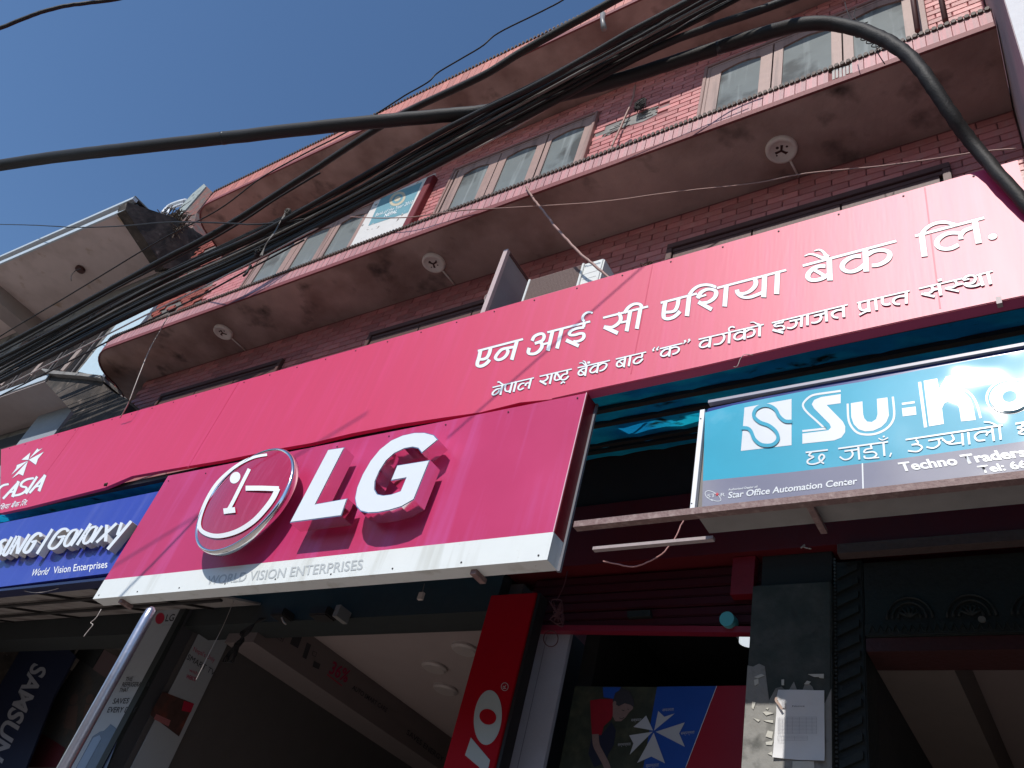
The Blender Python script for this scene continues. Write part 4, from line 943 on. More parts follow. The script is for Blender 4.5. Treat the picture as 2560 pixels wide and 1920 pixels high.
# bank door banner
db = thing('door_banner', (-1.9, 4.12, 0), 'blue and red printed bank panel with white windmill star in the dark doorway', 'poster')
YB = 4.12
P3 = [A(15, p, YB) for p in ((870, 1095), (1975, 1083), (1975, 1655), (870, 1655))]; xl_, xr_, zt_ = P3[0].x-.1, P3[1].x+.1, P3[0].z
box('panel', xl_, xr_, YB, YB+.02, -.9, zt_, mat('print_dark_photo', (.030, .038, .024), .5, .5, 9, col2=(.055, .06, .035)), db)
def ext(P, un=YB): return P
f = Flat(onY(YB-.002)); f.poly(15, [(1335, 1097), (1745, 1092), (1530, 1655), (1440, 1890), (1215, 1890), (1240, 1655), (1300, 1290)]); f.done('blue_field', POSTBL, db)
f = Flat(onY(YB-.002)); f.poly(15, [(1749, 1092), (1985, 1088), (1975, 1900), (1445, 1890), (1535, 1655)]); f.done('red_field', mat('print_red', (.30, .004, .018), .45), db)
f = Flat(onY(YB-.003)); f.st(15, [(1747, 1092), (1532, 1655)], 4, 4, k=1); f.done('field_line', WHSK, db)
f = Flat(onY(YB-.002)); f.poly(15, [(960, 1100), (1085, 1100), (1040, 1182), (965, 1170)]); f.done('blue_patch', POSTBL, db)
f = Flat(onY(YB-.004), Vector((0, -.0004, 0)))
for P in ([(1315, 1400), (1343, 1265), (1385, 1305), (1457, 1282)], [(1325, 1409), (1527, 1344), (1487, 1420), (1527, 1513)], [(1312, 1416), (1390, 1627), (1295, 1580), (1198, 1624)],
          [(1305, 1409), (1146, 1568), (1172, 1490), (1143, 1434)], [(1308, 1401), (1172, 1376), (1222, 1335), (1260, 1297)]): f.poly(15, P)
f.done('windmill_star', mat('print_white', (.44, .46, .48), .5), db)
for body, o, u, v in (('\u0938\u092b\u0932\u0924\u093e', (1370, 1268), (1450, 1262), (1372, 1248)), ('\u0938\u0915\u094d\u0937\u092e\u0924\u093e', (1155, 1338), (1226, 1334), (1157, 1318)),
                      ('\u0938\u092e\u094d\u092a\u0928\u094d\u0928\u0924\u093e', (1498, 1430), (1592, 1422), (1500, 1408)), ('\u0938\u092e\u094d\u092d\u093e\u0935\u094d\u092f\u0924\u093e', (1062, 1508), (1152, 1502), (1064, 1488)),
                      ('\u0938\u094d\u0935\u0924\u0928\u094d\u0924\u094d\u0930\u0924\u093e', (1255, 1655), (1346, 1648), (1257, 1632))):
    text('lettering', body, mat('print_white', (.44, .46, .48)), db, onY(YB-.004), 15, o, u, v)
pr_ = thing('printed_man', (0, 0, 0), 'x', 'x'); bpy.data.objects.remove(pr_)
f = Flat(onY(YB-.003)); f.poly(15, [(872, 1192), (940, 1182), (1025, 1182), (1048, 1235), (1020, 1320), (965, 1372), (950, 1432), (885, 1432), (878, 1330)]); shirt = f.done('printed_shirt', mat('print_shirt_red', (.26, .006, .016), .5, .2, 8), db)
f = Flat(onY(YB-.0036)); f.poly(15, [(1030, 1215), (1070, 1205), (1130, 1200), (1168, 1225), (1168, 1250), (1140, 1275), (1118, 1308), (1085, 1336), (1045, 1335), (1028, 1300)]); f.done('printed_face', mat('print_skin', (.22, .15, .13), .5, .2, 20), db)
f = Flat(onY(YB-.0042)); f.poly(15, [(1028, 1200), (1045, 1140), (1095, 1108), (1145, 1130), (1176, 1190), (1172, 1238), (1150, 1222), (1110, 1212), (1070, 1232), (1050, 1220)]); f.done('printed_hair', INK, db)
f = Flat(onY(YB-.0045)); f.ell(15, (1040, 1215), 12, 20, 10); f.done('printed_ear', mat('print_skin', (.22, .15, .13)), db)
f = Flat(onY(YB-.0048)); f.st(15, [(1090, 1258), (1108, 1262)], 5, 5, k=1); f.st(15, [(1072, 1312), (1092, 1318), (1106, 1308)], 4, 4); f.st(15, [(1128, 1250), (1140, 1256)], 4, 4, k=1); f.done('printed_features', INK, db)
f = Flat(onY(YB-.0040)); f.st(15, [(908, 1425), (915, 1500), (950, 1570), (985, 1640), (1000, 1700)], 46, 46, k=4); f.done('printed_arm', mat('print_skin', (.22, .15, .13)), db)
f = Flat(onY(YB-.0030)); f.poly(15, [(885, 1432), (950, 1432), (1020, 1340), (1050, 1400), (1035, 1500), (1000, 1560), (980, 1620), (900, 1655), (860, 1560)]); f.done('printed_trousers', mat('print_navy', (.012, .016, .035), .5), db)
lb = thing('doorway_lamp', (-1.5, 4.3, 1.9), 'small lit round lamp in the dark doorway at the pillar edge', 'lamp')
c = A(15, (1968, 797), 4.4); mb = MB()
mb.tube([c+Vector((0, 0, 0)), c+Vector((0, 0, .03))], .055, 20); mb.done('glass', LAMPON, lb)
box('housing', c.x-.07, c.x+.07, c.y-.07, c.y+.07, c.z+.03, c.z+.06, MOTOR, lb)

# vertical red panel
vp = thing('red_panel', (-2.93, 3.75, 0), 'tall glossy red vertical panel with rotated grey lettering left of the bank door', 'sign')
box('panel', -3.095, -2.757, 3.75, 3.83, -1.2, 2.26, REDPAN, vp, bevel=.004)
box('edge', -2.755, -2.735, 3.76, 3.85, -1.2, 2.26, BLACKM, vp)
f = Flat(onY(3.748)); f.ell(14, (1713, 1310), 96, 190, 5, 44)
f.done('lettering', SILV, vp)
f = Flat(onY(3.7465)); f.ell(14, (1713, 1305), 60, 53, 30, 30); f.done('letter_hole', REDPAN, vp)
f = Flat(onY(3.748)); f.poly(14, [(1596, 1448), (1728, 1605), (1712, 1680), (1640, 1800), (1590, 1740), (1655, 1655), (1555, 1570)]); f.done('lettering', SILV, vp)
f = Flat(onY(3.748)); f.st(14, [(1830+24*math.cos(a*.5236), 1097+27*math.sin(a*.5236)) for a in range(13)], 4, 4, k=3); f.done('registered_ring', SILV, vp)
text('lettering', 'R', SILV, vp, onY(3.7478), 14, (1840, 1110), (1838, 1084), (1816, 1112))

# ---------------------------------------------------------------- shop interiors
def room(label, x0, x1, y0, y1, zc, ceil, wl, fl=-1.34, mats=None):
    t = thing('shop_interior', ((x0+x1)/2, (y0+y1)/2, fl), label, 'shop interior', 'shop rooms behind the front')
    box('ceiling', x0, x1, y0, y1, zc, zc+.05, ceil, t); box('floor', x0, x1, y0, y1, fl-.01, fl, mat('pale_floor_tile', (.22, .2, .19), .4, .05, 2), t)
    box('back_wall', x0, x1, y1, y1+.1, fl, zc, wl, t); box('side_wall', x0-.1, x0, y0, y1, fl, zc, wl, t); box('side_wall', x1, x1+.1, y0, y1, fl, zc, wl, t)
    return t
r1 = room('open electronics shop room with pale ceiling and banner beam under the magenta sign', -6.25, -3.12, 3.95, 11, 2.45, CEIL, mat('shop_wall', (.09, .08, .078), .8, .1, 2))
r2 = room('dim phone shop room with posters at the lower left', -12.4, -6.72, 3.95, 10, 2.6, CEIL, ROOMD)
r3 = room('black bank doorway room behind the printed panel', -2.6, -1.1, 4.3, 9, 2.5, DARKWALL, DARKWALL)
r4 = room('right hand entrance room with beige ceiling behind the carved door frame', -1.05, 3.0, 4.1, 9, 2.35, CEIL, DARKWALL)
bm4 = box('ceiling_beam', -.98, -.62, 4.12, 9, 2.05, 2.35, mat('beam_dim', (.20, .16, .14), .8, .1, 2), r4)
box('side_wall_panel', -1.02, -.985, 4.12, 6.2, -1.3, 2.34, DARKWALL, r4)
# banner beam with prints
xbm = -5.5
beam = box('ceiling_beam', xbm-.35, xbm, 4.0, 10.9, 2.13, 2.449, mat('banner_beam_face', (.15, .12, .115), .6, .05, 2), r1)
stX = Vector((.0004, 0, 0)); U = onX(xbm+.003)
f = Flat(U, stX); f.st(14, [(262, 665), (342, 690), (292, 785), (222, 742), (262, 665)], 5, 5, k=1); f.done('logo_frame', INK, r1)
text('lettering', 'IQ', INK, r1, onX(xbm+.004), 14, (245, 735), (300, 765), (268, 682), axis=Vector((1, 0, 0)))
f = Flat(U, stX); f.poly(14, [(375, 718), (432, 745), (400, 832), (345, 800)]); f.done('logo_tile', INK, r1)
f = Flat(U, stX); f.poly(14, [(462, 790), (492, 808), (458, 908), (430, 892)]); f.done('printed_fridge', INK, r1)
f = Flat(U, stX); f.poly(14, [(512, 918), (556, 940), (545, 978), (500, 958)]); f.done('printed_tile', INK, r1)
f = Flat(U, stX); f.st(14, [(505, 850), (530, 862), (522, 890), (498, 878), (505, 850)], 4, 4, k=1); f.done('printed_outline', INK, r1)
f = Flat(U, stX); f.st(14, [(602, 1012), (706, 1092)], 7, 7, k=1); f.done('printed_underline', POSTR, r1)
text('lettering', '36%', mat('print_crimson', (.30, .005, .05), .5), r1, onX(xbm+.004), 14, (612, 1000), (735, 1070), (648, 915), bold=.02)
text('lettering', 'AUTO SMART CARE', INK, r1, onX(xbm+.004), 14, (772, 1112), (1010, 1275), (786, 1082), bold=.015)
text('lettering', 'SAVES ENERGY', INK, r1, onX(xbm+.004), 14, (1150, 1425), (1400, 1620), (1162, 1390), bold=.015)
for p in ((1555, 835), (1420, 1112), (468, 1150), (405, 1322), (1345, 960)):
    c = PZ(px(14, p), 2.44); rr = .11
    if not (-6.2 < c.x < -3.15 and 4 < c.y < 10.5): continue
    o = thing('ceiling_light', (c.x, c.y, 2.44), 'x', 'x'); bpy.data.objects.remove(o)
    mb = MB().tube([(c.x, c.y, 2.452), (c.x, c.y, 2.43), (c.x, c.y, 2.415)], [rr, rr, rr*.8], 24); mb.done('ceiling_lamp', mat('unlit_lamp_white', (.40, .34, .32), .4), r1)
c = PZ(px(14, (140, 1150)), 2.40)
if c.y < 10.5: MB().tube([c, c+Vector((0, 0, .05))], .035, 14).done('brass_lamp', mat('brass', (.5, .3, .12), .3, metal=1), r1)
# smart tv poster on the left inner wall
XP = -6.235
sp_ = thing('tv_poster', (XP, 5, 1), 'pale television poster with red and black lettering on the inner wall of the shop', 'poster')
PP = [PX(px(13, p), XP+.01) for p in ((1345, 615), (1600, 600), (1480, 985), (1440, 1130), (1175, 1655), (820, 1655), (1030, 1100))]
ya = 3.98; 
q0 = PX(px(13, (1450, 1060)), XP+.01); 
MB().box(XP, XP+.008, 3.99, min(9, q0.y), -.4, 2.44).done('sheet', POSTW, sp_)
U = onX(XP+.010); UA = dict(axis=Vector((1, 0, 0)))
text('lettering', "Nepal's Only", mat('print_crimson2', (.40, .01, .07), .5), sp_, U, 13, (1335, 850), (1480, 928), (1345, 818), **UA)
text('lettering', 'SMART TV', INK, sp_, U, 13, (1288, 905), (1475, 1022), (1308, 868), **UA)
text('lettering', 'with', mat('print_crimson2', (.40, .01, .07)), sp_, U, 13, (1305, 990), (1362, 1018), (1314, 966), **UA)
text('lettering', 'WEBOS', mat('print_crimson2', (.40, .01, .07)), sp_, U, 13, (1283, 1035), (1348, 1060), (1294, 1008), bold=.02, **UA)
f = Flat(onX(XP+.010), stX); f.poly(13, [(1125, 1130), (1342, 1215), (1237, 1442), (1036, 1290)]); f.done('tv_screen', mat('print_screen', (.07, .035, .03), .4, .5, 5, col2=(.20, .05, .03)), sp_)
f = Flat(onX(XP+.0115), stX); f.poly(13, [(1272, 1195), (1342, 1215), (1318, 1275), (1255, 1262)]); f.done('screen_picture', POSTR, sp_)
f = Flat(onX(XP+.0115), stX); f.poly(13, [(1080, 1285), (1180, 1330), (1165, 1372), (1062, 1320)]); f.done('screen_picture', mat('print_redwhite', (.35, .12, .12), .5, .6, 40), sp_)
# pillar poster with refrigerator
pp = thing('poster_pillar', (-6.47, 3.8, -1.36), 'pillar wrapped with pale refrigerator poster beside the galvanised pole', 'pillar')
box('shaft', -6.70, -6.26, 3.83, 4.3, -1.36, 2.46, mat('dark_pillar', (.05, .05, .055), .6), pp)
box('poster', -6.68, -6.345, 3.80, 3.828, -1.2, 2.42, POSTW, pp)
box('frame_profile', -6.34, -6.262, 3.79, 3.828, -1.36, 2.44, mat('black_green_profile', (.018, .022, .022)), pp)
U = onY(3.798)
f = Flat(U); f.ell(13, (1105, 625), 30, 40, 20); f.done('logo_dot', POSTR, pp)
text('lettering', 'LG', INK, pp, U, 13, (1140, 645), (1198, 641), (1155, 596), bold=.02)
text('lettering', 'Life is Good', INKG, pp, U, 13, (1120, 678), (1192, 672), (1124, 664))
for body, o, u, v in (('THE', (862, 1060), (912, 1058), (874, 1028)), ('REFRIGERATOR', (840, 1097), (1028, 1093), (852, 1065)), ('THAT', (820, 1135), (882, 1132), (832, 1104)), ('SAVES', (775, 1215), (884, 1212), (790, 1176)), ('EVERY DAY', (738, 1275), (935, 1275), (755, 1235))):
    text('lettering', body, INK, pp, U, 13, o, u, v, bold=.012)
f = Flat(U); f.poly(13, [(640, 1440), (690, 1408), (720, 1400), (765, 1355), (805, 1385), (823, 1442), (740, 1655), (700, 1760), (480, 1760), (525, 1655)]); f.done('printed_fridge', mat('print_fridge', (.045, .05, .10), .3, .3, 6), pp)
f = Flat(onY(3.7965)); f.poly(13, [(645, 1450), (688, 1432), (700, 1455), (590, 1655), (560, 1700), (530, 1655)]); f.done('printed_fridge_door', mat('print_fridge_light', (.16, .20, .30), .3), pp)
# galvanised pole in front
MB().tube([(-4.452, 2.5, -1.36), (-4.452, 2.5, 1.49), (-4.452, 2.5, 1.545), (-4.452, 2.5, 1.565)], [.032, .032, .028, .012], 18).done('street_pole', GALV, None, smooth=True, label='slim galvanised steel pole standing before the refrigerator poster at lower left', cat='pole')
# phone shop contents
sb = thing('phone_banner', (-7.9, 4.5, 1), 'tall navy banner with white lettering running downwards in the phone shop', 'banner')
YSB = 4.5
P3 = [A(13, p, YSB) for p in ((225, 715), (520, 880), (180, 1655), (-120, 1655))]
MB().prism([A(13, p, YSB) for p in ((215, 715), (395, 745), (520, 885), (370, 1170), (180, 1655), (60, 1900), (-400, 1900), (-240, 1655), (0, 1085))], (0, .02, 0)).done('cloth', mat('navy_banner', (.010, .016, .045), .6), sb)
text('lettering', 'SAMSUNG', mat('dull_white_print', (.34, .35, .38), .5), sb, onY(YSB-.002), 13, (232, 930), (-150, 1700), (330, 975), bold=.03)
ps = thing('shop_poster', (-7.6, 4.7, 1), 'faded poster of two people with a red lower band behind the navy banner', 'poster')
MB().prism([A(13, p, 4.7) for p in ((560, 900), (800, 1080), (640, 1655), (90, 1655), (400, 1130))], (0, .02, 0)).done('sheet', mat('faded_photo_print', (.07, .075, .075), .6, .4, 6, col2=(.10, .085, .075)), ps)
f = Flat(onY(4.697)); f.poly(13, [(225, 1380), (450, 1520), (400, 1655), (120, 1655)]); f.done('red_band', mat('dull_red_print', (.10, .012, .02), .6, .4, 20), ps)
f = Flat(onY(4.697)); f.ell(13, (510, 1185), 26, 40, 30); f.poly(13, [(470, 1230), (540, 1230), (520, 1400), (440, 1380)]); f.done('printed_figure', mat('dull_figure', (.13, .09, .08), .6), ps)
f = Flat(onY(4.697)); f.ell(13, (620, 1180), 24, 36, 30); f.poly(13, [(590, 1220), (655, 1225), (640, 1390), (560, 1380)]); f.done('printed_figure', mat('dull_figure', (.13, .09, .08)), ps)
for k, (P, m_, lb_) in enumerate((([(400, 750), (470, 720), (540, 810), (495, 885), (365, 800)], mat('notice_grey', (.13, .12, .12), .6), 'small grey card above the navy banner in the phone shop'),
                             ([(590, 765), (715, 835), (640, 970), (515, 890)], mat('notice_dark', (.035, .04, .04), .6), 'dark square card on the phone shop wall right of the navy banner'),
                             ([(720, 840), (830, 900), (750, 1050), (640, 975)], mat('notice_rose', (.16, .11, .11), .6), 'dull rose card behind the galvanised pole'))):
    MB().prism([A(13, p, 4.68-.01*k) for p in P], (0, .01, 0)).done('wall_card', m_, None, label=lb_, cat='card')

# carved door frame at the right
cf = thing('carved_door_frame', (-.4, 3.9, 0), 'nearly black carved wooden door frame with twisted post, lower right', 'door frame')
box('post', -1.064, -.925, 3.90, 4.1, -1.36, 2.42, CARVE, cf, bevel=.006)
tw = MB(); 
for k in range(46):
    z = -1.2+k*.078
    tw.prism([(-1.045, 3.90, z), (-.945, 3.90, z+.05), (-.945, 3.90, z+.085), (-1.045, 3.90, z+.035)], (0, -.018, 0))
tw.done('twist_carving', CARVE, cf, kind='stuff')
bd = MB()
for k in range(70): bd.prism([(-1.058+.006*math.cos(a), 3.896, 1.05+k*.02+.007*math.sin(a)) for a in [j*1.0472 for j in range(6)]], (0, -.008, 0))
bd.done('bead_carving', mat('pale_bead', (.07, .08, .075), .5), cf, kind='stuff')
box('lintel', -.92, 2.5, 3.90, 4.1, 2.065, 2.40, CARVE, cf); box('lintel_lower', -.92, 2.5, 3.885, 4.1, 1.995, 2.062, CARVE, cf, bevel=.005); box('lintel_sill', -.92, 2.5, 3.90, 4.1, 1.925, 1.992, CARVR, cf)
for k in range(6):
    cxk = -.72+k*.26; mb = MB()
    for r in (.10, .075, .05): mb.tube([(cxk+r*math.cos(a), 3.895, 2.085+r*1.1*math.sin(a)) for a in [math.pi*j/12 for j in range(13)]], .007, 6)
    for a in (.5, 1.0, 1.57, 2.1, 2.6): mb.tube([(cxk, 3.893, 2.09), (cxk+.05*math.cos(a), 3.89, 2.09+.05*math.sin(a))], .007, 6)
    mb.done('arch_carving', CARVE, cf, smooth=True)
wv_ = MB()
for k in range(46): wv_.tube([(-.90+k*.035, 3.882, 2.01), (-.885+k*.035, 3.88, 2.045), (-.87+k*.035, 3.882, 2.01)], .004, 5)
wv_.done('wave_carving', CARVE, cf, kind='stuff')
box('fascia_board', -1.02, .1, 3.80, 3.86, 2.405, 2.46, mat('rough_brown_board', (.085, .055, .05), .8, .3, 12, .4), cf)
kb = A(16, (1920, 630), 3.88); MB().tube([kb, kb+Vector((0, .03, 0))], .016, 12).done('knob', mat('pale_knob', (.16, .15, .13), .5), cf)

# ================================================================== white building at the right edge
wb = thing('white_building', (1.5, 4, -1.36), 'white plastered building edge standing forward at the far right', 'building')
MB().box(.20, 6, 2.37, 9, -1.36, 14).done('wall', WHITEPL, wb)
box('side_wall', .196, .1995, 2.374, 3.9, -1.36, 14, PINKSHADE, wb)
for x, dz in ((-.30, 0), (-.10, .12)):
    MB().tube([(x, 3.60, 7.0+dz*0), (x, 3.60, 9.0)], .022, 10).done('handrail_post', mat('rusty_rail', (.12, .045, .04), .5), bld, smooth=True)

# ================================================================== neighbouring building at the left
nb = thing('neighbour_building', (-18, 4, -1.36), 'weathered neighbouring building at left with broad beige slab underside and corrugated roof edge', 'building')
def foot(off, back=9, xr=-12.42, yr=2.87):        # slightly skewed front line
    d = Vector((-12.6, -.50)).normalized()
    return [(xr, back), (xr, yr+off), (xr+d.x*16, yr+off+d.y*16), (xr+d.x*16, back)]
def nprism(off, z0, z1, name, m, back=9, xr=-12.42, **kw):
    return MB().prism([(x, y, z0) for x, y in foot(off, back, xr)], (0, 0, z1-z0)).done(name, m, nb, **kw)
top = nprism(.0, 9.60, 9.70, 'soffit_slab', CREAM, label='broad beige soffit slab')
def strip(o0, o1, z0, z1, name, m):
    a = foot(o0)[1:3]; b = foot(o1)[1:3]; return MB().prism([(*a[0], z0), (*a[1], z0), (*b[1], z0), (*b[0], z0)], (0, 0, z1-z0)).done(name, m, nb)
strip(-.035, -.002, 9.585, 9.70, 'slab_trim', METALR)
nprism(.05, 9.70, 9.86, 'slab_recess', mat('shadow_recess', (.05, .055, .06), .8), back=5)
strip(-.06, .03, 9.86, 9.93, 'gutter', METALR)
rf = MB(); d = Vector((-12.6, -.50)).normalized()
for k in range(62):
    p = Vector((-12.45, 2.85))+d*(k*.21); rf.tube([(p.x, p.y-.03, 9.955), (p.x, p.y+2, 9.975)], .022, 6)
rf.done('corrugated_roof', GREENR, nb, kind='stuff')
nprism(-.02, 9.931, 9.95, 'roof_sheet', GREENR, back=5)
box('soffit_beam', -17.55, -17.05, 2.72, 4.1, 9.30, 9.60, mat('dim_beige_beam', (.33, .27, .25), .85, .1, 2), nb)
box('soffit_edge_strip', -12.75, -12.42, 2.90, 4.1, 9.585, 9.60, mat('yellowed_strip', (.52, .40, .30), .85, .15, 3, .2, 20, col2=(.50, .34, .20)), nb)
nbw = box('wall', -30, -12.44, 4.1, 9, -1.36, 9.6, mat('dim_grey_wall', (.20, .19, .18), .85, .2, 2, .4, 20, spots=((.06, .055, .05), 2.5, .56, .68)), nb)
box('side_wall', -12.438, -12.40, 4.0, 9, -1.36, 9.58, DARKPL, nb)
# mossy side of the slab and parapet climbing behind the pink roof
sp3 = [PX(px(1, p), -12.40) for p in ((880, 290), (1195, 395), (1400, 520), (1480, 720), (1135, 750), (868, 345))]
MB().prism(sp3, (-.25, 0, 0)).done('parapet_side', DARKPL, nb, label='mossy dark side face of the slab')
for k, (x0, x1) in enumerate(((-17.0, -15.7), (-15.6, -14.4), (-14.3, -13.3))):
    wn = box('window', x0, x1, 4.05, 4.098, 6.9, 9.0, mat('dark_window_frame', (.09, .075, .07), .6), nb)
    for j in range(2):
        a = x0+.06+(x1-x0-.06)*j/2; box('pane', a, a+(x1-x0)/2-.1, 4.04, 4.05, 7.0, 8.9, GLASSD, wn)
# leaning frames, pale sheet
for P in ([(1, (0, 1300)), (1, (310, 1290)), (1, (300, 1335)), (1, (0, 1345))],): pass
bs = [A(21, p, 3.98) for p in ((1855, 850), (1700, 870), (1410, 1060), (1190, 1340), (940, 1659), (1040, 1720), (1250, 1700), (1560, 1150))]
ps_ = thing('blue_sheet', (-12, 3.9, 7), 'pale blue painted sheet leaning out behind the rounded end of the pink slab', 'sheet')
MB().prism([A(1, p, 3.95) for p in ((1112, 948), (1015, 985), (835, 1100), (540, 1462), (700, 1500), (900, 1210), (1010, 1085))], (0, .04, 0)).done('panel', BLUEPAN, ps_)
f = Flat(onY(3.945)); f.st(21, [(1590, 985), (1530, 1050)], 8, 8, k=1); f.done('black_mark', INK, ps_)
f = Flat(onY(3.945)); f.st(21, [(1500, 1060), (1490, 1075)], 8, 8, k=1); f.done('black_mark', INK, ps_)
f = Flat(onY(3.945)); f.st(21, [(1660, 980), (1640, 1010)], 5, 5, k=1); f.done('black_mark', INK, ps_)
for (a, b, lab) in (((215, 1490), (400, 1290), 'left slanting pale window bar behind the cables'), ((430, 1460), (560, 1310), 'middle slanting pale window bar behind the cables'), ((10, 1560), (150, 1410), 'leftmost slanting window bar behind the cables at the picture edge')):
    MB().tube([A(1, a, 3.9), A(1, b, 3.9)], .035, 4).done('slanting_bar', mat('pinkish_wood_bar', (.36, .28, .25), .7, .1, 6), None, label=lab, cat='window bar', group='slanting bars of the neighbouring window')
# lower slab with slate edge
YB2 = 3.42
z2 = PY(px(11, (310, 150)), YB2).z; x2 = PY(px(11, (310, 150)), YB2).x
lw = MB().box(-30, x2, YB2, 4.09, z2, z2+.12).done('lower_slab', mat('pinkish_soffit', (.40, .33, .31), .85, .1, 2, .3, 16), nb)
box('slab_trim', -30, x2+.01, YB2-.02, YB2-.001, z2+.03, z2+.13, METALR, nb)
ledge = [A(11, p, YB2-.06) for p in ((270, 55), (420, 78), (560, 90), (700, 105), (690, 125), (560, 108), (420, 98), (330, 92))]
MB().prism(ledge, (0, .35, 0)).done('slate_ledge', CONC, nb, label='broken slate ledge')
sd2 = [A(11, p, YB2+.02) for p in ((330, 92), (690, 125), (740, 200), (880, 270), (890, 300), (820, 395), (400, 500), (510, 370), (310, 150))]
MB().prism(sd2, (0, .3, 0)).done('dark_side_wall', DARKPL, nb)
oldw = MB(); box('pale_column', x2-1.0, x2+.05, 3.95, 4.05, 2, z2, GREYBLUE, nb)
box('dark_opening', -30, x2-1.02, 3.98, 4.08, 2, z2-.28, mat('dark_room', (.02, .018, .018)), nb)
# old brick side wall of the pink building between the two houses, and brick chimney pillar
ob = box('old_brick_wall', -12.39, -9.6, 4.22, 8.9, 3.0, 10.4, mat('dark_mortar_old', (.16, .14, .13), .9, .2, 4, .4), nb, label='old brick infill between the two houses')
bme = bpy.data.meshes.new('old_brick'); q_ = MB().box(-.1, .1, -.02, 0, -.032, .032); bme.from_pydata(q_.v, [], q_.f); bme.materials.append(OLDBRICK)
for r in range(64):
    z = 5.2+r*.08
    for k in range(12):
        x = -12.3+k*.21+(.1 if r % 2 else 0)
        if random.random() < .30+(.3 if z < 7.2 else 0): continue
        if len([1]) and (r*11+k) % 3 == 0 and z < 6.4: continue
        o = bpy.data.objects.new('old_brick', bme); C.objects.link(o); o.parent = ob; o.location = (x, 4.22-random.uniform(0, .01), z); o.rotation_euler.y = random.uniform(-.03, .03)
cp = thing('brick_parapet_pillar', (-12.5, 4.3, 12), 'rough brick pillar with grey rendered face standing on the roof behind the pink parapet', 'pillar')
MB().prism([A(22, p, 4.0) for p in ((690, 90), (795, 190), (700, 300), (610, 420), (560, 600), (330, 600), (360, 430))], (0, .5, 0)).done('brick_core', mat('rough_brick_core', (.20, .075, .06), .9, .4, 5, 1, 12, col2=(.12, .10, .09), mix=(.4, .6), spots=((.30, .29, .27), 4, .6, .7)), cp)
MB().prism([A(22, p, 3.97) for p in ((690, 90), (712, 120), (600, 250), (480, 385), (400, 470), (340, 455), (450, 320), (560, 200))], (0, .03, 0)).done('rendered_face', mat('pale_render', (.30, .34, .33), .9, .3, 5, .6, 14, spots=((.10, .10, .10), 6, .58, .68)), cp)
rl = MB().tube(smooth([A(22, p, 4.3) for p in ((215, 430), (245, 395), (300, 345), (400, 305), (480, 285))], 5), .05, 8); rl.done('white_handrail', mat('white_rail', (.65, .68, .72), .5), None, smooth=True, label='white bent handrail on the roof beside the brick pillar', cat='handrail')
MB().tube(smooth([A(22, p, 4.32) for p in ((270, 440), (300, 385), (400, 340), (450, 325))], 5), .03, 8).done('white_handrail', mat('white_rail', (.65, .68, .72)), None, smooth=True, label='thin inner bar of the white roof railing', cat='handrail')
mb = MB()
for k in range(170):
    c = A(22, (random.gauss(330, 75), random.gauss(540, 55)), 3.7); v = Vector((random.uniform(-1, 1), random.uniform(-.5, .3), random.uniform(-1, 1))).normalized()*random.uniform(.08, .28)
    mb.tube(smooth([c-v, c+Vector((random.uniform(-.04, .04), 0, random.uniform(-.04, .04))), c+v], 3), .009, 4, caps=False)
mb.done('twig_heap', DEBRIS, None, label='heap of dry twigs and straw lodged between the two buildings', cat='twigs', kind='stuff')
MB().tube(smooth([A(21, p, 3.2) for p in ((930, 515), (860, 545), (820, 600), (822, 655))], 5), .008, 6).done('dangling_wire', CABLE, nb, smooth=True)
c = PZ(px(21, (932, 515)), 9.59); MB().tube([c, c-Vector((0, 0, .05))], .09, 12).done('ceiling_socket', LAMPD, nb)

# ================================================================== cables
G_ = 'overhead cables crossing in front of the building'
cable('power_cable', [(x, y, -d) for x, y, d in ((-80, 427, 13), (100, 398, 11.7), (300, 374, 10.3), (545, 347, 9.2), (850, 313, 8.2), (1100, 290, 7.7), (1200, 280, 7.6), (1300, 263, 7.4), (1534, 203, 7.1), (1751, 134, 6.9), (1900, 87, 6.7), (2013, 60, 6.5), (2104, 63, 6.4), (2190, 90, 6.2), (2264, 133, 5.95), (2321, 200, 5.7), (2375, 283, 5.55), (2447, 378, 5.44), (2560, 508, 5.07), (2700, 650, 4.85))],
      (.070, .034), CABLE, 'very thick black cable arching across the whole picture and down at the right', G_, seg=16, k=8)
pcab = [o for o in C.objects if o.name == 'power_cable'][0]
for (x, y, d, t_) in ((560, 345, 9.15, .0), (1010, 298, 7.86, .0), (1290, 264, 7.42, 0), (1700, 151, 6.96, 0), (1800, 120, 6.84, 0)):
    a = ray((x-9, y+1)).normalized()*d; b = ray((x+9, y-1-(2 if x > 1200 else 0))).normalized()*d; rr = .070-.036*min(1, max(0, (x+80)/2780))+.006
    MB().tube([a, a.lerp(b, .3), a.lerp(b, .7), b], [rr*.95, rr, rr*.98, rr*.93], 14).done('tape_band', mat('shiny_black_tape', (.02, .02, .02), .3), pcab, smooth=True)
cable('cable', [(-60, 903, 2.7), (0, 870, 2.7), (289, 714, 2.65), (410, 648, 2.6), (545, 578, 2.6), (762, 440, 2.6), (979, 300, 2.6), (1200, 193, 2.6), (1317, 122, 2.6), (1534, 2, 2.6), (1650, -60, 2.6)], (.031, .040), CABLE, 'upper thick black cable running along the sunlit roof edge', G_, k=6)
cable('cable', [(-60, 912, 2.72), (60, 850, 2.71), (289, 722, 2.66), (545, 590, 2.62), (700, 492, 2.62), (800, 432, 2.61)], .012, CABLE, 'thinner black cable twisted just beneath the upper thick cable', G_)
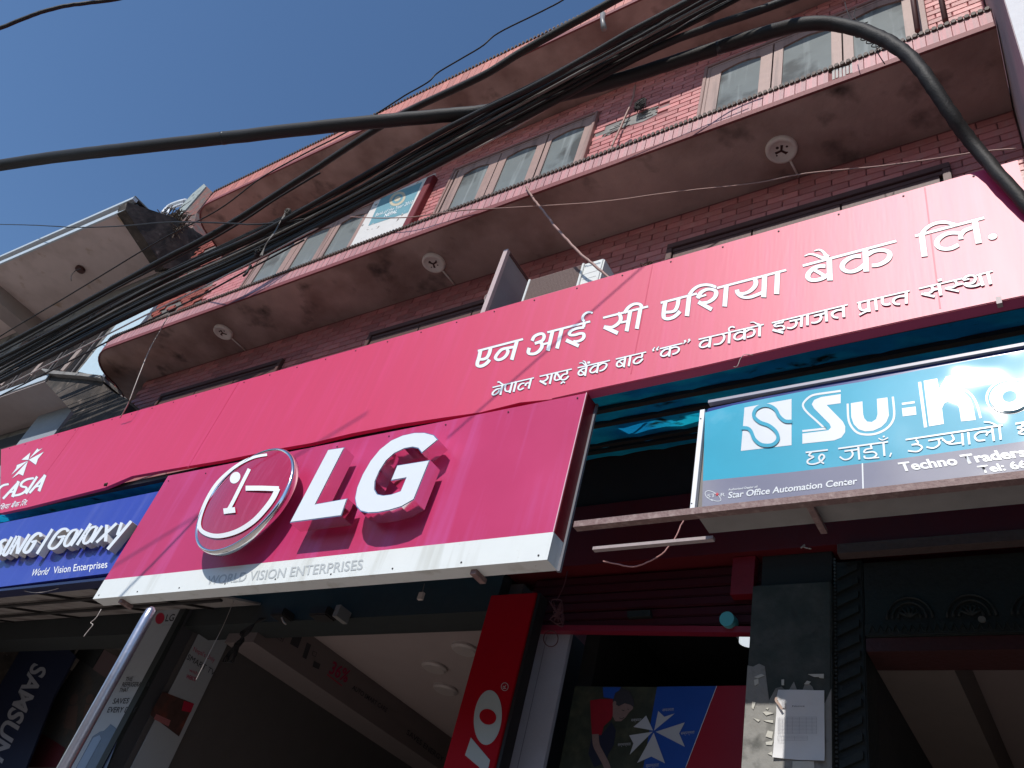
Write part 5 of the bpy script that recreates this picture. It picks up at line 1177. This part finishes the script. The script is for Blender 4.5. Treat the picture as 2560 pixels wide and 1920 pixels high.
cable('cable', [(-60, 928, 2.66), (0, 897, 2.66), (140, 825, 2.65), (300, 741, 2.63), (470, 662, 2.6), (640, 588, 2.54), (800, 500, 2.48), (906, 440, 2.45), (1123, 318, 2.38), (1353, 206, 2.32), (1570, 83, 2.27), (1715, 7, 2.24), (1850, -60, 2.2)], .024, CABLE, 'second thick black cable below the upper one', G_)
par = [  # y at x = 0, 360, 600, 840, 1100, 1353, 1600 , end ; radius ; material ; label
 ((0, 912), (360, 716), (600, 600), (840, 484), (1100, 345), (1353, 205), (1600, 76), (1780, -20), .006, CABLE, 'thin black wire hugging the second thick cable'),
 ((0, 921), (360, 727), (600, 612), (840, 499), (1100, 357), (1353, 222), (1600, 92), (1800, -20), .013, CABLE, 'thin wire just below the second thick cable'),
 ((0, 931), (360, 741), (600, 630), (840, 511), (1100, 372), (1353, 232), (1610, 95), (1830, -25), .013, CABLEG, 'dusty grey wire in the upper half of the bundle'),
 ((0, 940), (360, 751), (600, 640), (840, 523), (1100, 385), (1353, 246), (1620, 100), (1850, -25), .016, CABLE, 'medium black cable in the middle of the bundle'),
 ((0, 946), (360, 762), (600, 655), (840, 534), (1100, 396), (1353, 258), (1632, 110), (1880, -20), .013, CABLE, 'black wire directly below the middle of the bundle'),
 ((0, 955), (360, 770), (600, 664), (840, 545), (1100, 407), (1353, 270), (1642, 119), (1900, 24), .029, CABLE, 'lowest thick black cable of the bundle towards the right'),
 ((0, 934), (360, 735), (600, 622), (840, 506), (1100, 364), (1353, 226), (1604, 86), (1812, -22), .006, CABLEG, 'hair thin grey wire between two black ones')]
for ir, r in enumerate(par):
    cable('cable', [(-60, r[0][1]+32, 2.75)]+[(x+random.uniform(-2, 2), y+random.uniform(-2, 2), 2.72-(.00026-.000027*ir)*x) for x, y in r[:8]]+([(2080, -40, 2.6)] if r[7][0] == 1900 else []), r[8], r[9], r[10], G_, k=5)
rb = random.Random(3)
for n in range(22):
    f = n/21; rr = rb.choice((.005, .007, .009, .012, .015))
    base = [(0, 900+58*f), (360, 706+68*f), (600, 590+80*f), (840, 476+72*f), (1100, 326+84*f), (1353, 196+78*f), (1600, 66+66*f), (1760, -26+66*f)]
    cable('cable', [(-60, base[0][1]+32, 2.76)]+[(x+rb.uniform(-3, 3), y+rb.uniform(-5, 5), 2.74-(.00027-.00017*f)*x) for x, y in base]+[(1900, -90+60*f, 2.25+.3*f)], rr, CABLE, 'thin black wire lost in the dense middle of the overhead bundle', G_, k=4, seg=6)
cable('cable', [(-40, 990, 2.75), (0, 972, 2.75), (140, 902, 2.74), (360, 790, 2.7), (470, 737, 2.68), (577, 682, 2.66), (660, 640, 2.65), (740, 598, 2.62), (820, 557, 2.62), (960, 490, 2.62), (1100, 416, 2.62), (1240, 345, 2.62), (1353, 280, 2.62), (1462, 213, 2.62), (1642, 104, 2.6), (1769, 8, 2.58), (1850, -40, 2.56)], .0085, mat('pale_worn_cable', (.40, .36, .33), .45, .1, 10), 'pale worn cable along the lower side of the bundle', G_)
cable('cable', [(-40, 1010, 2.75), (60, 960, 2.74), (200, 890, 2.72), (330, 822, 2.7), (480, 750, 2.68), (620, 675, 2.66), (760, 600, 2.62)], .009, CABLE, 'black wire below the pale cable at the left', G_)
cable('cable', [(-40, 870, 2.6), (0, 841, 2.6), (181, 733, 2.6), (398, 602, 2.6), (542, 527, 2.6), (653, 445, 2.6), (760, 385, 2.6), (852, 338, 2.6), (917, 300, 2.6), (1010, 240, 2.6), (1069, 206, 2.6), (1100, 178, 2.6), (1200, 119, 2.6), (1245, 83, 2.6), (1353, 29, 2.6), (1407, 0, 2.6), (1480, -50, 2.6)], .0085, CABLE, 'single black wire leaving the roof edge into the open sky', G_)
cable('cable', [(-60, 86, -8), (0, 70, -8), (50, 50, -8), (110, 28, -8), (170, 14, -8), (215, 8, -8), (300, -4, -8), (380, -30, -8)], .015, CABLE, 'black wire crossing the top left corner of the sky', G_)
cable('cable', [(-40, 560, 2.5), (0, 561, 2.5), (90, 563, 2.5), (181, 568, 2.5), (289, 566, 2.5), (416, 556, 2.5), (542, 557, 2.5), (633, 561, 2.5), (700, 556, 2.52), (760, 548, 2.55)], .009, CABLE, 'nearly level thin black wire in front of the neighbouring roof', G_)
cable('cable', [(865, 541, 3.1), (940, 545, 3.1), (1025, 543, 3.12), (1100, 533, 3.15), (1170, 525, 3.18), (1300, 518, 3.24), (1500, 505, 3.36), (1640, 486, 3.45), (1760, 472, 3.5), (1890, 458, 3.5), (2013, 434, 3.5), (2194, 416, 3.5), (2330, 398, 3.5), (2447, 380, 3.5), (2540, 372, 3.5)], .0055, CABLEB, 'thin brown wire sagging across the underside of the lower slab', G_)
cable('air_conditioner_cable', [(1315, 466, 3.2), (1330, 492, 3.2), (1353, 521, 3.2), (1385, 562, 3.2), (1418, 600, 3.2), (1455, 637, 3.22), (1485, 663, 3.25), (1515, 688, 3.28), (1545, 715, 3.3)], .0105, CABLEB, 'brown cable dropping from the slab edge to the air conditioner', None)
cable('drop_wire', [(423, 787, 3.0), (405, 818, 3.0), (376, 870, 3.0), (350, 932, 3.0), (325, 998, 3.05), (312, 1025, 3.1), (300, 1045, 3.15)], .0055, WIREP, 'pale thin wire dropping from the rounded slab end to the banner', None)
# binding wires on cables
def wrap(name, c, n, sp_, r, m, label, cat='wire binding'):
    mb = MB()
    for k in range(n):
        P = [c+Vector((random.uniform(-sp_[0], sp_[0]), random.uniform(-.04, .03), random.uniform(-sp_[1], sp_[1]))) for _ in range(5)]; mb.tube(smooth(P, 4), r, 5)
    return mb.done(name, m, None, smooth=True, label=label, cat=cat)
mb = MB()
for k in range(9):
    t_ = k/8; c = PY((2104+110*t_, 65+40*t_+18*t_*t_), 2.92-.02+.04*t_)
    P = [c+Vector((.05*math.sin(a), .042*math.cos(a*1.0)-.01, .045*math.cos(a)+.012*a/6)) for a in [j*.7 for j in range(10)]]; mb.tube(smooth(P, 3), .0035, 5)
for P in ([(2112, 5), (2118, 28), (2128, 52)], [(2140, 20), (2135, 40), (2150, 58), (2170, 55)], [(2188, 100), (2192, 125), (2200, 142), (2212, 160)]): mb.tube(smooth([PY(p, 2.88) for p in P], 4), .0035, 5)
mb.done('binding_wire', CABLE, None, smooth=True, label='loose black binding wires wound round the top of the arching cable', cat='wire binding')
mb = MB()
for k in range(3):
    mb.tube(smooth([PY((713+random.uniform(-3, 3), 532+k*3), 2.5), PY((700, 556), 2.5), PY((686, 580+k*2), 2.5), PY((670, 603), 2.5), PY((660, 622), 2.52), PY((650+k*3, 640), 2.52)], 4), .006, 6)
mb.done('cable_tie', CABLEG, None, smooth=True, label='twisted grey tie strapped across the cable bundle left of the poster board', cat='cable tie')
wrap('tie_knot', PY((722, 533), 2.5), 10, (.035, .03), .005, CABLEG, 'tangled knot at the top of the grey cable tie')
wrap('black_knot', PY((648, 632), 2.52), 10, (.04, .035), .006, CABLE, 'black knot at the bottom of the grey cable tie')
cable('loose_end', [(627, 664, 2.6), (622, 672, 2.6), (616, 683, 2.6), (608, 690, 2.6)], .013, CABLE, 'short black cable end hanging over the left sunlit tiles', None, k=4)
MB().tube([PY((1507, 35), 2.9), PY((1506, 50), 2.9), PY((1510, 72), 2.9)], [.03, .022, .03], 10).done('insulator', mat('grey_porcelain', (.22, .21, .2), .4), None, smooth=True, label='small grey insulator hanging under the roof edge at the top', cat='insulator')
# loose twisted wire between the shelf bars, hanging coils
tw_ = [(1710, 1300), (1700, 1318), (1690, 1342), (1672, 1366), (1655, 1385), (1630, 1400), (1600, 1413), (1578, 1417), (1550, 1412), (1508, 1403)]
cable('twisted_wire', [(x, y, 3.45) for x, y in tw_], .004, mat('twisted_pale_red_wire', (.45, .22, .2), .5, .5, 120), 'pale twisted wire drooping below the short steel bar', cat='wire')
cable('tassel', [(2002, 1370, 3.8), (2012, 1362, 3.8), (2010, 1368, 3.8), (2028, 1372, 3.8)], .004, WIREP, 'small pale scrap of thread on the red board at the right', cat='thread', k=3)
mb = MB()
for k in range(7):
    P = [A(15, (random.uniform(590, 690), random.uniform(500, 700)), 3.7) for _ in range(5)]; mb.tube(smooth(P, 5), .003, 5)
mb.tube(smooth([A(15, p, 3.7) for p in ((640, 500), (690, 400), (715, 300))], 4), .003, 5)
mb.tube(smooth([A(15, (600+50*math.sin(a), 765-55*math.cos(a)), 3.7) for a in [j*.52 for j in range(13)]], 3), .003, 5)
mb.done('hanging_wire_coil', mat('dark_red_wire', (.10, .03, .03), .5), None, smooth=True, label='tangled wire coil hanging before the white wall panel', cat='wire coil')
mb = MB()
for k in range(5):
    j = k*9; mb.tube(smooth([A(13, p, 3.7) for p in ((1800+j, 620), (1700-j, 720), (1650+j, 780), (1580, 860+j), (1540+2*j, 930), (1620, 900-j), (1660-j, 800), (1720, 690+j), (1760, 660))], 4), .005, 5)
mb.done('hanging_wire_coil', CABLE, None, smooth=True, label='black looped wires hanging at the top left of the electronics shop opening', cat='wire coil')
for n_, (P, lab) in enumerate((([(1830, 600), (1990, 410)], None),)): pass
cable('hanging_thread', [(253, 1523, 3.2), (240, 1545, 3.2), (227, 1556, 3.2), (232, 1562, 3.2), (222, 1575, 3.2), (209, 1592, 3.2)], .0035, WIREP, 'pale broken wire with looped end under the left corner of the magenta sign', cat='wire', k=4)
cable('hanging_thread', [(585, 1500, 3.6), (560, 1560, 3.6), (530, 1620, 3.6), (505, 1670, 3.6), (490, 1700, 3.6)], .0018, WIREP, 'fine pale thread hanging before the television poster', cat='thread')
cable('hanging_thread', [(45, 1473, 3.3), (80, 1481, 3.3), (110, 1480, 3.3), (146, 1471, 3.3)], .003, WIREP, 'pale curved wire below the blue sign', cat='wire')
t = thing('small_camera', (-4.2, 3.8, 2.2), 'small dark camera box hanging under the header of the electronics shop', 'camera')
c = A(14, (575, 600), 3.78); box('body', c.x-.09, c.x+.09, 3.72, 3.84, c.z-.03, c.z+.04, BLACKM, t, bevel=.01); c = A(14, (688, 595), 3.76); box('bracket', c.x-.02, c.x+.025, 3.72, 3.84, c.z-.035, c.z+.05, mat('grey_bracket', (.18, .17, .16), .5), t)
t = thing('small_camera', (-5.2, 3.8, 2.2), 'small dark fixture with bright wire end beside the looped wires', 'camera')
c = A(14, (290, 610), 3.78); box('body', c.x-.07, c.x+.07, 3.72, 3.84, c.z-.02, c.z+.04, BLACKM, t, bevel=.008); MB().tube(smooth([A(14, p, 3.7) for p in ((288, 620), (300, 648), (318, 665))], 4), .006, 6).done('wire_end', WIREP, t, smooth=True)
t = thing('wire_plug', (-3.9, 3.6, 2.5), 'tiny pale plug dangling on a wire under the magenta sign', 'plug')
MB().tube([A(14, p, 3.5) for p in ((1275, 385), (1262, 440))], .003, 5).done('wire', CABLEG, t); c = A(14, (1252, 470), 3.5); box('plug', c.x-.018, c.x+.018, 3.49, 3.51, c.z-.025, c.z+.022, WIREP, t)

# wires out of the frame above whose thin shadows cross the signs
def caster(a, b, Yp, d1, d2, r, label):
    p = PY(a, Yp)-K*d1; q_ = PY(b, Yp)-K*d2; e = (q_-p)
    MB().tube([p-e*.2, p, q_, q_+e*.2], r, 6).done('cable', CABLE, None, smooth=True, label=label, cat='cable', group=G_)
caster((1594, 678), (1200, 1024), 3.2, 2.75, 2.75, .009, 'thin wire overhead, its shadow crosses the bank lettering')
caster((800, 1104), (249, 1437), 3.2, 4.5, 4.7, .011, 'thin wire overhead, its shadow crosses the disc logo sign')

# the shop fronts stand back under the upper floors: everything surveyed on the nominal 3.85 m plane goes to 4.67 m
FG = 1.213
names = ('shop_front_wall', 'green_pillar', 'paper_notice', 'rolling_shutter', 'white_wall_panel', 'door_banner', 'doorway_lamp', 'red_panel', 'shop_interior', 'tv_poster',
         'poster_pillar', 'phone_banner', 'shop_poster', 'wall_card', 'carved_door_frame', 'small_camera', 'hanging_wire_coil', 'tassel')
seen = set()
for o in [o for o in bpy.data.objects if o.parent is None and o.name.split('.')[0] in names]:
    if o.type == 'EMPTY': o.location = Vector(o.location)*FG
    for c in [o]+list(o.children_recursive):
        if c.type != 'MESH': continue
        if c.data.name not in seen:
            c.data.transform(Matrix.Scale(FG, 4)); seen.add(c.data.name)
        if c.parent is o and o.type == 'EMPTY': c.matrix_parent_inverse = Matrix.Translation(-Vector(o.location))

# every top-level mesh gets its origin at its own base
for o in [o for o in bpy.data.objects if o.parent is None and o.type == 'MESH' and not o.children and o.data.users == 1]:
    co = [v.co for v in o.data.vertices]
    b = Vector((sum(c.x for c in co)/len(co), sum(c.y for c in co)/len(co), min(c.z for c in co)))
    o.data.transform(Matrix.Translation(-b)); o.location = b
